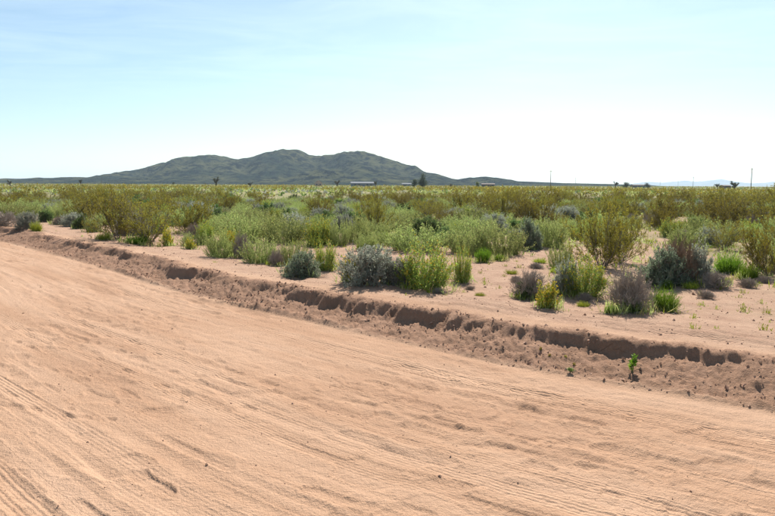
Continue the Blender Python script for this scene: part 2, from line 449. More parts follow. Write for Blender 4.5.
def soil_mat():
    m, t, out = new_mat('desert_soil')
    N = t.nodes.new; Lk = t.links.new
    bs = N('ShaderNodeBsdfPrincipled'); bs.inputs['Roughness'].default_value = 0.95
    bs.inputs['Specular IOR Level'].default_value = 0.1
    co = N('ShaderNodeTexCoord')
    zone = N('ShaderNodeAttribute'); zone.attribute_name = 'zone'
    zs = N('ShaderNodeSeparateColor'); Lk(zone.outputs['Color'], zs.inputs[0])
    trk = N('ShaderNodeAttribute'); trk.attribute_name = 'track'
    ts = N('ShaderNodeSeparateXYZ'); Lk(trk.outputs['Vector'], ts.inputs[0])
    def nz(scale, detail=4, rough=0.55, src=None):
        n = N('ShaderNodeTexNoise'); n.inputs['Scale'].default_value = scale; n.inputs['Detail'].default_value = detail
        n.inputs['Roughness'].default_value = rough
        Lk(src or co.outputs['Object'], n.inputs['Vector']); return n
    def mixc(fac, c1, c2):
        x = N('ShaderNodeMixRGB')
        for s, v in ((x.inputs['Color1'], c1), (x.inputs['Color2'], c2)):
            if isinstance(v, tuple): s.default_value = (*v, 1)
            else: Lk(v, s)
        if isinstance(fac, float): x.inputs['Fac'].default_value = fac
        else: Lk(fac, x.inputs['Fac'])
        return x.outputs[0]
    def mr(v, a, b, c=0.0, d=1.0):
        x = N('ShaderNodeMapRange'); Lk(v, x.inputs['Value'])
        x.inputs['From Min'].default_value = a; x.inputs['From Max'].default_value = b
        x.inputs['To Min'].default_value = c; x.inputs['To Max'].default_value = d
        return x.outputs[0]
    def mth(op, a, b=None):
        x = N('ShaderNodeMath'); x.operation = op
        for i, v in enumerate((a, b)):
            if v is None: continue
            if isinstance(v, (int, float)): x.inputs[i].default_value = v
            else: Lk(v, x.inputs[i])
        return x.outputs[0]
    big = nz(0.35, 3); mid = nz(2.2, 5, 0.6); fin = nz(38, 4, 0.7); grit = nz(130, 2, 0.6)
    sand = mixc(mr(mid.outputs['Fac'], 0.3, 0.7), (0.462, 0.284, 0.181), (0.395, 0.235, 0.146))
    sand = mixc(mr(big.outputs['Fac'], 0.35, 0.7), sand, (0.425, 0.262, 0.168))
    stv = N('ShaderNodeAttribute'); stv.attribute_name = 'lane'
    lane = nz(1.0, 5, 0.6, stv.outputs['Vector'])
    sand = mixc(mr(lane.outputs['Fac'], 0.42, 0.72, 0, 0.75), sand, (0.52, 0.345, 0.24))
    sand = mixc(mr(lane.outputs['Fac'], 0.5, 0.25, 0, 0.7), sand, (0.345, 0.20, 0.125))
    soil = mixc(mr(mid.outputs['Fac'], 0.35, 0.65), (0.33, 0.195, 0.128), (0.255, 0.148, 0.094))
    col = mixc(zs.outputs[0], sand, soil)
    flat = mixc(mr(mid.outputs['Fac'], 0.3, 0.7), (0.42, 0.275, 0.19), (0.33, 0.20, 0.135))
    col = mixc(zs.outputs[1], col, flat)
    litter = mixc(mr(mid.outputs['Fac'], 0.35, 0.65), (0.135, 0.15, 0.055), (0.20, 0.205, 0.09))
    col = mixc(mth('MULTIPLY', zs.outputs[2], mr(big.outputs['Fac'], 0.3, 0.6, 0.45, 1.0)), col, litter)
    col = mixc(mr(grit.outputs['Fac'], 0.58, 0.72, 0, 0.35), col, (0.16, 0.095, 0.06))
    col = mixc(mr(fin.outputs['Fac'], 0.52, 0.75, 0, 0.22), col, (0.52, 0.37, 0.27))
    Lk(col, bs.inputs['Base Color'])
    # relief: grit everywhere, tyre tread in the tracks
    lug = mth('SINE', mth('MULTIPLY', mth('ADD', ts.outputs[1], mth('MULTIPLY', mth('ABSOLUTE', ts.outputs[0]), 0.05)), 2 * math.pi / 0.085))
    rib = mth('SINE', mth('MULTIPLY', ts.outputs[0], 17.0))
    tread = mth('ADD', mth('MULTIPLY', lug, 0.25), mth('MULTIPLY', rib, 0.55))
    inb = mr(mth('ABSOLUTE', ts.outputs[0]), 0.85, 1.05, 1.0, 0.0)
    tread = mth('MULTIPLY', mth('MULTIPLY', tread, inb), ts.outputs[2])
    hgt = mth('ADD', mth('MULTIPLY', fin.outputs['Fac'], 0.022), mth('MULTIPLY', grit.outputs['Fac'], 0.009))
    hgt = mth('ADD', hgt, mth('MULTIPLY', tread, 0.0085))
    hgt = mth('ADD', hgt, mth('MULTIPLY', nz(11, 5, 0.65).outputs['Fac'], 0.02))
    bp = N('ShaderNodeBump'); bp.inputs['Strength'].default_value = 0.85; bp.inputs['Distance'].default_value = 1.0
    Lk(hgt, bp.inputs['Height']); Lk(bp.outputs[0], bs.inputs['Normal'])
    Lk(bs.outputs[0], out.inputs['Surface'])
    return m
M['soil'] = soil_mat()

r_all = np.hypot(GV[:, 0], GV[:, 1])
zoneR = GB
zoneG = sm(1.0, 1.6, GT)
zoneB = sm(6, 16, GT) * sm(14, 30, r_all) * (0.55 + 0.45 * sm(30, 80, r_all)) + 0.45 * sm(2.4, 5, GT) * sm(-0.2, 0.4, fbm(GV[:, 0] * 0.5, GV[:, 1] * 0.5, 3, 90))
for (a, b, c) in SAND:
    zoneB = zoneB * (1 - 0.9 * np.exp(-(((GV[:, 0] - a) ** 2 + (GV[:, 1] - b) ** 2) / (c * 1.1) ** 2) ** 2))
zoneB = np.clip(zoneB, 0, 1)

def cut(name, fmask, label, cap=None):
    q = GQ[fmask]
    tri = cap if cap is not None else np.zeros((0, 3), np.int64)
    used, inv = np.unique(np.concatenate([q.ravel(), tri.ravel()]), return_inverse=True)
    mb = MB().add(GV[used], inv[:q.size].reshape(-1, 4), inv[q.size:].reshape(-1, 3))
    me = mb.mesh(name, [M['soil']], True)
    a = me.attributes.new('zone', 'FLOAT_COLOR', 'POINT')
    col = np.stack([zoneR[used], zoneG[used], zoneB[used], np.ones(len(used))], 1)
    a.data.foreach_set('color', col.ravel())
    b = me.attributes.new('track', 'FLOAT_VECTOR', 'POINT')
    b.data.foreach_set('vector', np.stack([GU[used], GS[used], GW[used]], 1).ravel())
    c_ = me.attributes.new('lane', 'FLOAT_VECTOR', 'POINT')
    c_.data.foreach_set('vector', np.stack([GS[used] * 0.22, GT[used] * 1.3, 0 * used], 1).ravel())
    o = link(name, me)
    tag(o, label, None, None, 'structure')
    return o
ft = GT[GQ].mean(1)
cut('dirt_road', ft < 0, 'wide graded sandy dirt road with tyre tracks', CAP)
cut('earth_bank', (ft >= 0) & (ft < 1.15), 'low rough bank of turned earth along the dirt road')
cut('ground', ft >= 1.15, 'flat sandy desert ground reaching to the hills')

# ------------------------------------------------------------------ hills and far mountains
def hill_mat(name, c1, c2, c3, s1, s2):
    m, t, out = new_mat(name)
    N = t.nodes.new; Lk = t.links.new
    bs = N('ShaderNodeBsdfPrincipled'); bs.inputs['Roughness'].default_value = 1.0
    bs.inputs['Specular IOR Level'].default_value = 0.0
    co = N('ShaderNodeTexCoord')
    def nz(s, d, r=0.6):
        n = N('ShaderNodeTexNoise'); n.inputs['Scale'].default_value = s; n.inputs['Detail'].default_value = d
        n.inputs['Roughness'].default_value = r
        Lk(co.outputs['Object'], n.inputs['Vector']); return n.outputs['Fac']
    def mix(f, a, b, lo, hi):
        mr_ = N('ShaderNodeMapRange'); mr_.inputs['From Min'].default_value = lo; mr_.inputs['From Max'].default_value = hi
        Lk(f, mr_.inputs['Value'])
        x = N('ShaderNodeMixRGB'); Lk(mr_.outputs[0], x.inputs['Fac'])
        for s, v in ((x.inputs['Color1'], a), (x.inputs['Color2'], b)):
            if isinstance(v, tuple): s.default_value = (*v, 1)
            else: Lk(v, s)
        return x.outputs[0]
    base = mix(nz(s1, 4), c1, c2, 0.4, 0.6)
    speck = nz(s2, 3, 0.7)
    base = mix(speck, base, c3, 0.47, 0.58)
    Lk(base, bs.inputs['Base Color'])
    bp = N('ShaderNodeBump'); bp.inputs['Strength'].default_value = 1.0; bp.inputs['Distance'].default_value = 14.0
    Lk(speck, bp.inputs['Height']); Lk(bp.outputs[0], bs.inputs['Normal'])
    Lk(bs.outputs[0], out.inputs['Surface'])
    return m
M['hill'] = hill_mat('hill_scrub', (0.015, 0.025, 0.020), (0.075, 0.076, 0.038), (0.003, 0.007, 0.010), 0.0075, 0.045)
M['mount'] = hill_mat('mountain_rock', (0.12, 0.11, 0.10), (0.16, 0.14, 0.13), (0.07, 0.07, 0.07), 0.002, 0.006)

def ridge_z(prof, D):
    prof = np.array(prof, float)
    hx = (prof[:, 0] - CX) / FPX * D
    hz = (HOR + (prof[:, 0] - CX) * math.tan(ROLL) - prof[:, 1]) / FPX * D + CAMH
    return hx, hz

def ridge(name, prof, D, wf, wb, nxs, nys, mat, label, rough=0.22, seed=100, wl=160.):
    hx, hz = ridge_z(prof, D)
    xs = np.linspace(hx[0] - 0.02 * D, hx[-1] + 0.02 * D, nxs)
    ys = np.linspace(-wf * 1.9, wb * 1.6, nys)
    X, U = np.meshgrid(xs, ys, indexing='ij')
    P = np.interp(xs, hx, hz, left=-5, right=-5)
    P = P + sm(8, 30, P) * (D / 1700.) * (3.0 * noise(xs / D * 26, xs * 0, seed + 3) + 2.2 * noise(xs / D * 75, xs * 0, seed + 4) + 1.1 * noise(xs / D * 200, xs * 0, seed + 5)) * (D < 5000)
    P = P[:, None] + 0 * U
    shift = 0.35 * wf * fbm(X / wl / 3, X * 0, 3, seed)
    u = U - shift
    g = np.where(u < 0, np.exp(-(u / wf) ** 2 * 1.3), np.exp(-(u / wb) ** 2))
    spur = 1 - np.abs(fbm(X / wl + 0.0011 * u, u / wl / 2.6, 4, seed + 7)) * 2
    fine_ = fbm(X / wl * 3.5, U / wl * 2.5, 4, seed + 20)
    side = np.clip(np.abs(u) / wf * 2.2, 0, 1)
    Z = P * g * (1 + rough * 1.0 * (spur - 1) * side) + P * 0.03 * fine_ * g * (0.3 + side) + P * 0.05 * fbm(X / wl * 8, U / wl * 8, 3, seed + 50) * g * (0.25 + side)
    seen = np.max((Z - CAMH) / (U + D), axis=1)
    Z = Z * (((P[:, 0] - CAMH) / D) / np.maximum(seen, 1e-4)).clip(0.6, 1.4)[:, None]
    Z = Z - 3.0 * (1 - sm(0, 0.08, g))
    k = np.arange(nxs * nys).reshape(nxs, nys)
    q = np.stack([k[:-1, :-1], k[1:, :-1], k[1:, 1:], k[:-1, 1:]], -1).reshape(-1, 4)
    me = MB().add(np.stack([X.ravel(), (U + D).ravel(), Z.ravel()], 1), q).mesh(name, [mat], True)
    return tag(link(name, me), label, None, None, 'structure')

prof_main = [(-60, 184), (0, 182.2), (15, 181.5), (40, 179), (53, 177.5), (66, 179), (82, 177), (105, 176.5), (120, 175.5), (128, 173), (150, 166.5), (180, 159), (207, 154.5), (225, 156), (240, 158), (256, 156.5), (268, 152.8), (276, 151), (284, 149), (290, 150.2), (297, 150), (306, 153.2), (318, 156.6), (332, 156), (350, 153), (362, 152.4), (374, 155), (390, 159.5), (405, 165), (413, 166.3), (420, 170), (428, 173), (445, 177.5), (458, 180), (470, 182), (500, 184), (540, 186)]
ridge('hill', prof_main, 1700, 330, 420, 420, 120, M['hill'], 'broad scrub covered desert hill with three rounded summits', 0.5, 100, 150.)
ridge('foothill', [(262, 183), (285, 178), (300, 173.5), (318, 170.5), (335, 171), (352, 174), (375, 178), (400, 182), (420, 184)], 1330, 60, 160, 160, 60, M['hill'], 'low dark spur at the foot of the hill', 0.4, 140, 90.)
ridge('low_hill', [(430, 185), (448, 181), (462, 178.5), (472, 176.8), (483, 176.3), (494, 177.3), (503, 178.8), (515, 181.2), (560, 183), (610, 184), (660, 186)], 1450, 120, 200, 160, 50, M['hill'], 'low rounded hill tailing off beside the main hill', 0.4, 160, 110.)
ridge('mountain', [(588, 186), (600, 184.6), (606, 183.6), (614, 185), (624, 185.2), (636, 184), (648, 181.8), (656, 182.4), (666, 183.6), (676, 181.5), (684, 180.6), (692, 182), (702, 181), (710, 180), (718, 179.2), (724, 180.2), (736, 182.4), (750, 183.6), (768, 182.2), (785, 180.5), (810, 182), (840, 187)], 11000, 900, 1100, 220, 36, M['mount'], 'pale blue mountain range on the far horizon', 0.5, 180, 500.)

# ------------------------------------------------------------------ loose clods and pebbles on bank, road and flat
def rocks(n, xs, ys, zs, size, rg):
    base = np.array([[1, 0, 0], [-1, 0, 0], [0, 1, 0], [0, -1, 0], [0, 0, 1], [0, 0, -1]], float)
    tri = np.array([[0, 2, 4], [2, 1, 4], [1, 3, 4], [3, 0, 4], [2, 0, 5], [1, 2, 5], [3, 1, 5], [0, 3, 5]])
    V = base[None] * rg.uniform(0.6, 1.3, (n, 6, 1)) + rg.normal(0, 0.18, (n, 6, 3))
    a = rg.uniform(0, 6.28, n); ca, sa = np.cos(a), np.sin(a)
    V = np.stack([V[..., 0] * ca[:, None] - V[..., 1] * sa[:, None], V[..., 0] * sa[:, None] + V[..., 1] * ca[:, None], V[..., 2] * 0.75], -1)
    V = V * size[:, None, None]
    V[..., 0] += xs[:, None]; V[..., 1] += ys[:, None]; V[..., 2] += (zs + size * 0.15)[:, None]
    T_ = tri[None] + (np.arange(n) * 6)[:, None, None]
    return V.reshape(-1, 3), T_.reshape(-1, 3)
n = 42000
rad = np.sqrt(rng.uniform(4.0 ** 2, 26 ** 2, n)); an = np.radians(rng.uniform(-37, 37, n))
cx_, cy_ = rad * np.sin(an), rad * np.cos(an)
cz_, S_, T_, B_, _, _ = land(cx_, cy_)
clump = np.clip(0.5 + 1.0 * noise(S_ * 0.9, T_ * 1.5, 200), 0, 1)
pr = B_ * (0.25 + 0.75 * clump) + 0.9 * np.exp(-((T_ - 0.03) / 0.1) ** 2) * clump + np.where(T_ < -0.1, 0.10, 0) + np.where(T_ > 1.2, 0.30, 0)
keep = rng.uniform(0, 1, n) < pr
sz = np.exp(rng.normal(-4.7, 0.5, n)) * np.where(B_ > 0.3, 1.1, np.where(T_ > 1, 0.85, 0.55))
sz = np.clip(sz, 0.003, 0.035)
# more on the bank itself
nb = 11000
sb = rng.integers(0, len(segA), 0)
bi = np.where((np.hypot(segA[:, 0], segA[:, 1]) < 30))[0]
pp = segL[bi] / segL[bi].sum()
ch = rng.choice(bi, nb, p=pp); uu = rng.uniform(0, 1, nb)
bxy = segA[ch] + (segB[ch] - segA[ch]) * uu[:, None]
nrm = np.stack([-(segB - segA)[:, 1], (segB - segA)[:, 0]], 1) / segL[:, None]
bxy = bxy + nrm[ch] * np.abs(rng.normal(0, 0.55, nb))[:, None].clip(0, 1.0) - nrm[ch] * 0.03
bz, S2, T2, B2, _, _ = land(bxy[:, 0], bxy[:, 1])
sz2 = np.clip(np.exp(rng.normal(-4.75, 0.5, nb)), 0.003, 0.03)
k2 = rng.uniform(0, 1, nb) < 0.35 + 0.65 * np.clip(0.5 + noise(S2 * 0.9, T2 * 1.5, 200), 0, 1)
mb = MB()
v, t = rocks(int(keep.sum()), cx_[keep], cy_[keep], cz_[keep], sz[keep], rng); mb.add(v, None, t)
v, t = rocks(int(k2.sum()), bxy[k2, 0], bxy[k2, 1], bz[k2], sz2[k2], rng); mb.add(v, None, t)
M['clod'] = leaf_mat('dirt_clod', (0.27, 0.16, 0.10), (0.42, 0.27, 0.175), 0.0, 0.95, 0)
tag(link('gravel', mb.mesh('gravel', [M['clod']])), 'loose dirt clods and pebbles along the earth bank', 'gravel', None, 'stuff')

# ------------------------------------------------------------------ plant builders: each gives {part: MB}
def branch_out(P0, D0, L, k, curve_to, cf, rg):
    """curved polylines from P0 along D0 bending toward curve_to"""
    n = len(P0)
    pts = [P0]
    d = unit(D0); p = P0
    for i in range(k - 1):
        p = p + d * (L / (k - 1))[:, None]
        d = unit(d * (1 - cf) + curve_to * cf + rg.normal(0, 0.12, (n, 3)))
        pts.append(p)
    return np.stack(pts, 1)

def pick_on(P, n_per, lo, hi, rg):
    """points along polylines with their directions"""
    n, k, _ = P.shape
    u = rg.uniform(lo, hi, (n, n_per)) * (k - 1)
    i = np.minimum(u.astype(int), k - 2); f = (u - i)[..., None]
    r_ = np.arange(n)[:, None]
    a, b = P[r_, i], P[r_, i + 1]
    return (a * (1 - f) + b * f).reshape(-1, 3), unit(b - a).reshape(-1, 3)

UP = np.array([[0, 0, 1.]])

def make_creosote(seed, H=1.5, n_st=30, leaf=0.022, tilt=34, dens=1.0, nl=15):
    rg = np.random.default_rng(seed)
    t0 = np.radians(np.clip(rg.normal(tilt, 15, n_st), 2, 68))
    D = rand_dirs(n_st, t0, rg)
    base = np.stack([rg.normal(0, 0.06, n_st), rg.normal(0, 0.06, n_st), np.full(n_st, -0.03)], 1)
    L = H * rg.uniform(0.65, 1.08, n_st) * (1 + 0.25 * np.sin(t0))
    P = branch_out(base, D, L, 6, UP, 0.10, rg)
    st = MB()
    v, q = tubes(P, np.linspace(1, 0.35, 6)[None] * rg.uniform(0.006, 0.013, (n_st, 1))); st.add(v, q)
    bp, bd = pick_on(P, 9, 0.12, 1.0, rg)
    nb_ = len(bp)
    D2 = unit(bd + rg.normal(0, 0.55, (nb_, 3)) + 0.25 * UP)
    B = branch_out(bp, D2, H * rg.uniform(0.12, 0.34, nb_), 4, UP, 0.08, rg)
    v, q = tubes(B, np.linspace(1, 0.5, 4)[None] * rg.uniform(0.0028, 0.005, (nb_, 1))); st.add(v, q)
    leafy = rg.uniform(0, 1, nb_) < 0.85
    tp, td = pick_on(B[leafy], 5, 0.3, 1.0, rg)
    nt_ = len(tp)
    D3 = unit(td + rg.normal(0, 0.6, (nt_, 3)) + 0.2 * UP)
    T = branch_out(tp, D3, rg.uniform(0.07, 0.19, nt_), 2, UP, 0.0, rg)
    v, q = tubes(T, np.full((nt_, 2), 0.0022)); st.add(v, q)
    keep_ = rg.uniform(0, 1, nt_) < dens
    lp, ld = pick_on(T[keep_], nl, 0.1, 1.05, rg)
    lp = lp + rg.normal(0, 0.008, lp.shape)
    D4 = ld * 0.6 + rg.normal(0, 0.7, ld.shape)
    fo = MB()
    v, q = leaves(lp, D4, leaf * rg.uniform(0.7, 1.4, len(lp)), leaf * 0.55 * rg.uniform(0.7, 1.3, len(lp)), rg); fo.add(v, q)
    return {'stem': st, 'foliage': fo}

def make_herb(seed, H=0.85, n_st=120, spread=0.13, tilt=17, leaf=0.05, bloom=0.6, nb_=5):
    rg = np.random.default_rng(seed)
    f_ = np.sqrt(rg.uniform(0, 1, n_st)); rad_ = spread * f_; az = rg.uniform(0, 2 * np.pi, n_st)
    base = np.stack([rad_ * np.cos(az), rad_ * np.sin(az), np.full(n_st, -0.02)], 1)
    D = rand_dirs(n_st, np.radians(np.abs(rg.normal(0, tilt * 0.5, n_st)) + f_ * tilt), rg, az + rg.normal(0, 0.4, n_st))
    lump = 1 + 0.22 * np.sin(az * 3 + rg.uniform(0, 6)) * f_
    L = H * rg.uniform(0.62, 1.05, n_st) * (1 - 0.32 * f_ ** 2) * lump
    nk = n_st // 3                                  # low outer growth that hugs the ground
    D[:nk] = rand_dirs(nk, np.radians(rg.uniform(38, 78, nk)), rg, az[:nk]); L[:nk] = H * rg.uniform(0.25, 0.62, nk)
    P = branch_out(base, D, L, 5, UP, 0.08, rg)
    st = MB()
    v, q = tubes(P, np.linspace(1, 0.45, 5)[None] * rg.uniform(0.0025, 0.0042, (n_st, 1))); st.add(v, q)
    # forked tops
    bp, bd = pick_on(P, nb_, 0.5, 0.98, rg)
    T = branch_out(bp, unit(bd + rg.normal(0, 0.33, bd.shape) + 0.25 * UP), H * rg.uniform(0.06, 0.2, len(bp)), 3, UP, 0.12, rg)
    v, q = tubes(T, np.full((len(bp), 3), 0.0018)); st.add(v, q)
    fo = MB()
    lp, ld = pick_on(P, 20, 0.05, 1.0, rg)
    out = rg.normal(0, 1, ld.shape); out[:, 2] *= 0.3
    v, q = leaves(lp, ld * 0.55 + unit(out) * 0.7, leaf * rg.uniform(0.5, 1.3, len(lp)), leaf * 0.24 * rg.uniform(0.7, 1.3, len(lp)), rg); fo.add(v, q)
    lp, ld = pick_on(T, 5, 0.1, 1.0, rg)
    out = rg.normal(0, 1, ld.shape)
    v, q = leaves(lp, ld * 0.6 + unit(out) * 0.7, leaf * 0.6 * rg.uniform(0.6, 1.2, len(lp)), leaf * 0.2 * rg.uniform(0.7, 1.3, len(lp)), rg); fo.add(v, q)
    res = {'stem': st, 'foliage': fo}
    if bloom > 0:
        tips = T[rg.uniform(0, 1, len(T)) < bloom][:, -1]
        fl = MB()
        pos = np.repeat(tips, 4, 0) + rg.normal(0, 0.007, (len(tips) * 4, 3))
        v, q = leaves(pos, rg.normal(0, 1, pos.shape) + 0.6 * UP, rg.uniform(0.013, 0.026, len(pos)), rg.uniform(0.010, 0.018, len(pos)), rg); fl.add(v, q)
        res['flower'] = fl
    return res

def make_dome(seed, Rm=0.4, H=0.5, n_st=55, leaf=0.016, nl=9, twigs_only=False, upright=0.0):
    rg = np.random.default_rng(seed)
    ct = rg.uniform(0.05, 1.0, n_st) if upright == 0 else rg.uniform(0.12, 1.0, n_st)
    D = rand_dirs(n_st, np.arccos(ct), rg)
    tgt = D * np.array([[Rm, Rm, H]]) * rg.uniform(0.72, 0.98, (n_st, 1)) * (1 + 0.10 * rg.normal(size=(n_st, 1)))
    base = np.stack([rg.normal(0, Rm * 0.22, n_st), rg.normal(0, Rm * 0.22, n_st), np.full(n_st, -0.02)], 1)
    k = 5
    u = np.linspace(0, 1, k)[None, :, None]
    P = base[:, None] * (1 - u) + tgt[:, None] * u
    P[:, 1:-1, 2] += (0.10 * H * np.sin(np.pi * u[0, 1:-1, 0]))[None]
    P[:, 1:] += rg.normal(0, 0.02 * H, (n_st, k - 1, 3))
    st = MB()
    v, q = tubes(P, np.linspace(1, 0.35, k)[None] * rg.uniform(0.004, 0.008, (n_st, 1))); st.add(v, q)
    bp, bd = pick_on(P, 8, 0.3, 1.0, rg)
    B = branch_out(bp, unit(bd + rg.normal(0, 0.5, bd.shape) + (0.2 + upright) * UP), 0.5 * (Rm + H) * rg.uniform(0.15, 0.38, len(bp)), 3, UP, 0.12 + 0.1 * upright, rg)
    B[..., 2] = np.maximum(B[..., 2], 0.0)
    v, q = tubes(B, np.linspace(1, 0.6, 3)[None] * rg.uniform(0.002, 0.0034, (len(bp), 1))); st.add(v, q)
    tp, td = pick_on(B, 5, 0.25, 1.0, rg)
    T = branch_out(tp, unit(td + rg.normal(0, 0.6, td.shape) + (0.2 + upright) * UP), 0.5 * (Rm + H) * rg.uniform(0.07, 0.2, len(tp)), 2, UP, 0, rg)
    T[..., 2] = np.maximum(T[..., 2], 0.0)
    v, q = tubes(T, np.full((len(tp), 2), 0.0019 if not twigs_only else 0.0024)); st.add(v, q)
    res = {'stem': st}
    if not twigs_only:
        lp, ld = pick_on(T, nl, 0.1, 1.05, rg)
        fo = MB()
        v, q = leaves(lp, ld * 0.5 + rg.normal(0, 0.7, ld.shape), leaf * rg.uniform(0.6, 1.4, len(lp)), leaf * 0.5 * rg.uniform(0.7, 1.3, len(lp)), rg); fo.add(v, q)
        res['foliage'] = fo
    return res

def blades(base, D, L, W, rg, k=4, droop=0.12):
    n = len(base)
    d = unit(D); p = base
    side = unit(np.cross(d, unit(rg.normal(size=(n, 3)))))
    rows = []
    for i in range(k):
        f = (1 - (i / (k - 1)) ** 1.6) * 0.92 + 0.08
        rows.append(np.stack([p - side * (W * f / 2)[:, None], p + side * (W * f / 2)[:, None]], 1))
        p = p + d * (L / (k - 1))[:, None]
        out = d * np.array([[1, 1, 0]])
        d = unit(d + droop * (unit(out + 1e-6) - UP * 0.35))
    V = np.stack(rows, 1)
    idx_ = np.arange(n * k * 2).reshape(n, k, 2)
    Q = np.stack([idx_[:, :-1, 0], idx_[:, :-1, 1], idx_[:, 1:, 1], idx_[:, 1:, 0]], -1).reshape(-1, 4)
    return V.reshape(-1, 3), Q

def make_tuft(seed, H=0.38, spread=0.15, n=700, tilt=24, W=0.007):
    rg = np.random.default_rng(seed)
    rad_ = spread * np.sqrt(rg.uniform(0, 1, n)); az = rg.uniform(0, 2 * np.pi, n)
    base = np.stack([rad_ * np.cos(az), rad_ * np.sin(az), np.full(n, -0.02)], 1)
    D = rand_dirs(n, np.radians(np.abs(rg.normal(0, tilt, n)) * (0.4 + rad_ / spread)), rg, az + rg.normal(0, 0.5, n))
    L = H * rg.uniform(0.5, 1.05, n) * (1 - 0.3 * (rad_ / spread) ** 2)
    fo = MB()
    v, q = blades(base, D, L, np.full(n, W) * rg.uniform(0.7, 1.4, n), rg); fo.add(v, q)
    lp = base + D * (L * rg.uniform(0.3, 0.95, n))[:, None]
    v, q = leaves(lp, D + rg.normal(0, 0.5, D.shape), H * 0.13 * rg.uniform(0.6, 1.3, n), W * 1.4 * rg.uniform(0.7, 1.4, n), rg); fo.add(v, q)
    return {'foliage': fo}

# kind -> (builder variants, materials per part)
KINDS = {}
def kind(key, name, cat, variants, mats):
    out = []
    for i, parts in enumerate(variants):
        allv = np.concatenate([p.verts() for p in parts.values()])
        w0 = np.percentile(np.hypot(allv[:, 0], allv[:, 1]), 96) * 2
        h0 = np.percentile(allv[:, 2], 98.5)
        names = list(parts)
        out.append([parts, {n_: M[mats[n_]] for n_ in names}, None, None, w0, h0])
    KINDS[key] = (name, cat, out)

kind('creo', 'creosote_bush', 'bush', [make_creosote(300 + i, 1.4, 36, 0.034, 42 + 6 * (i % 3), 0.95, 13) for i in range(5)], {'stem': 'creo_stem', 'foliage': 'creo'})
kind('sparse', 'creosote_bush', 'bush', [make_creosote(320 + i, 1.3, 24, 0.030, 46, 0.75, 12) for i in range(2)], {'stem': 'creo_stem', 'foliage': 'creo'})
kind('herb', 'pale_herb', 'plant', [make_herb(340 + i, 0.75, 210, 0.34 + 0.03 * i, 30, 0.055, 0.35) for i in range(4)], {'stem': 'herb_stem', 'foliage': 'herb', 'flower': 'straw'})
kind('gold', 'yellow_flowering_herb', 'plant', [make_herb(350 + i, 0.8, 200, 0.26, 27, 0.06, 0.7, 4) for i in range(3)], {'stem': 'herb_stem', 'foliage': 'herb2', 'flower': 'yellow'})
kind('stalk', 'flower_stalk', 'plant', [make_herb(360 + i, 0.45, 60, 0.06, 17, 0.045, 0.9, 4) for i in range(2)], {'stem': 'herb_stem', 'foliage': 'lime', 'flower': 'yellow'})
kind('sage', 'sage_bush', 'bush', [make_dome(370 + i, 0.5, 0.5, 70, 0.029, 6) for i in range(3)], {'stem': 'twig', 'foliage': 'sage'})
kind('blue', 'sage_bush', 'bush', [make_dome(380 + i, 0.42, 0.4, 70, 0.027, 6) for i in range(2)], {'stem': 'twig', 'foliage': 'bluesage'})
kind('dry', 'dry_bush', 'bush', [make_dome(390 + i, 0.42, 0.48, 90, twigs_only=True, upright=0.25) for i in range(3)], {'stem': 'twig'})
kind('rust', 'dry_bush', 'bush', [make_dome(400 + i, 0.5, 0.65, 110, twigs_only=True, upright=0.5) for i in range(1)], {'stem': 'redtwig'})
kind('dome', 'green_shrub', 'bush', [make_dome(410 + i, 0.4, 0.45, 60, 0.028, 6) for i in range(2)], {'stem': 'creo_stem', 'foliage': 'dome'})
kind('tuft', 'green_tuft', 'plant', [make_tuft(420 + i) for i in range(3)], {'foliage': 'bright'})
kind('lime', 'yellow_green_tuft', 'plant', [make_tuft(430 + i, 0.3, 0.14, 420, 26) for i in range(2)], {'foliage': 'lime'})

kind('sprout', 'green_sprout', 'plant', [make_tuft(440 + i, 0.09, 0.07, 26, 45, 0.010) for i in range(3)], {'foliage': 'lime'})
placed = []          # (x, y, radius) of what stands already
def put(key, p, z, w, h, label, group=None, parts=True, rot=None, var=None, tilt=(0, 0)):
    name, cat, vs_ = KINDS[key]
    n_v = len(vs_) if (parts or len(vs_) < 3) else (3 if key in ('creo', 'herb') else 2)
    V_ = vs_[(var if var is not None else int(rng.integers(0, 60))) % n_v]
    src, pmat, pm, whole, w0, h0 = V_
    parts = parts and len(src) > 1
    if parts and pm is None:
        pm = V_[2] = {n_: src[n_].mesh(f'{name}_{n_}', [pmat[n_]]) for n_ in src}
    if not parts and whole is None:
        j = MB()
        for k_, n_ in enumerate(src): j.join(src[n_], k_)
        whole = V_[3] = j.mesh(name, [pmat[n_] for n_ in src])
    sx = w / w0; sz_ = h / h0
    rz = rng.uniform(0, 6.283) if rot is None else rot
    if parts:
        o = bpy.data.objects.new(name, None); C.objects.link(o)
        o.empty_display_size = 0.1
        for n_, me_ in pm.items():
            c_ = link(n_, me_, o)
            if n_ == 'flower': c_['kind'] = 'stuff'     # specks of bloom, too small to pick apart
    else:
        o = link(name, whole)
    o.location = (p[0], p[1], z)
    o.scale = (sx, sx, sz_)
    o.rotation_euler = (tilt[0], tilt[1], rz)
    tag(o, label, cat, group)
    placed.append((p[0], p[1], w * 0.5))
    return o

def plant(key, x0, x1, ytop, ybase, label, group=None, var=None, wide=1.0, tilt=(0, 0)):
    """a plant surveyed from its outline in the photograph: foot on the land, real width and height"""
    p, z = ground_at((x0 + x1) / 2, ybase)
    d = p[1]
    w = (x1 - x0) / FPX * d * wide * (1.12 if key == 'herb' else 1.0); h = (ybase - ytop) / FPX * d * 0.93
    return put(key, p, z - 0.01, w, h, label, group, True, None, var, tilt)

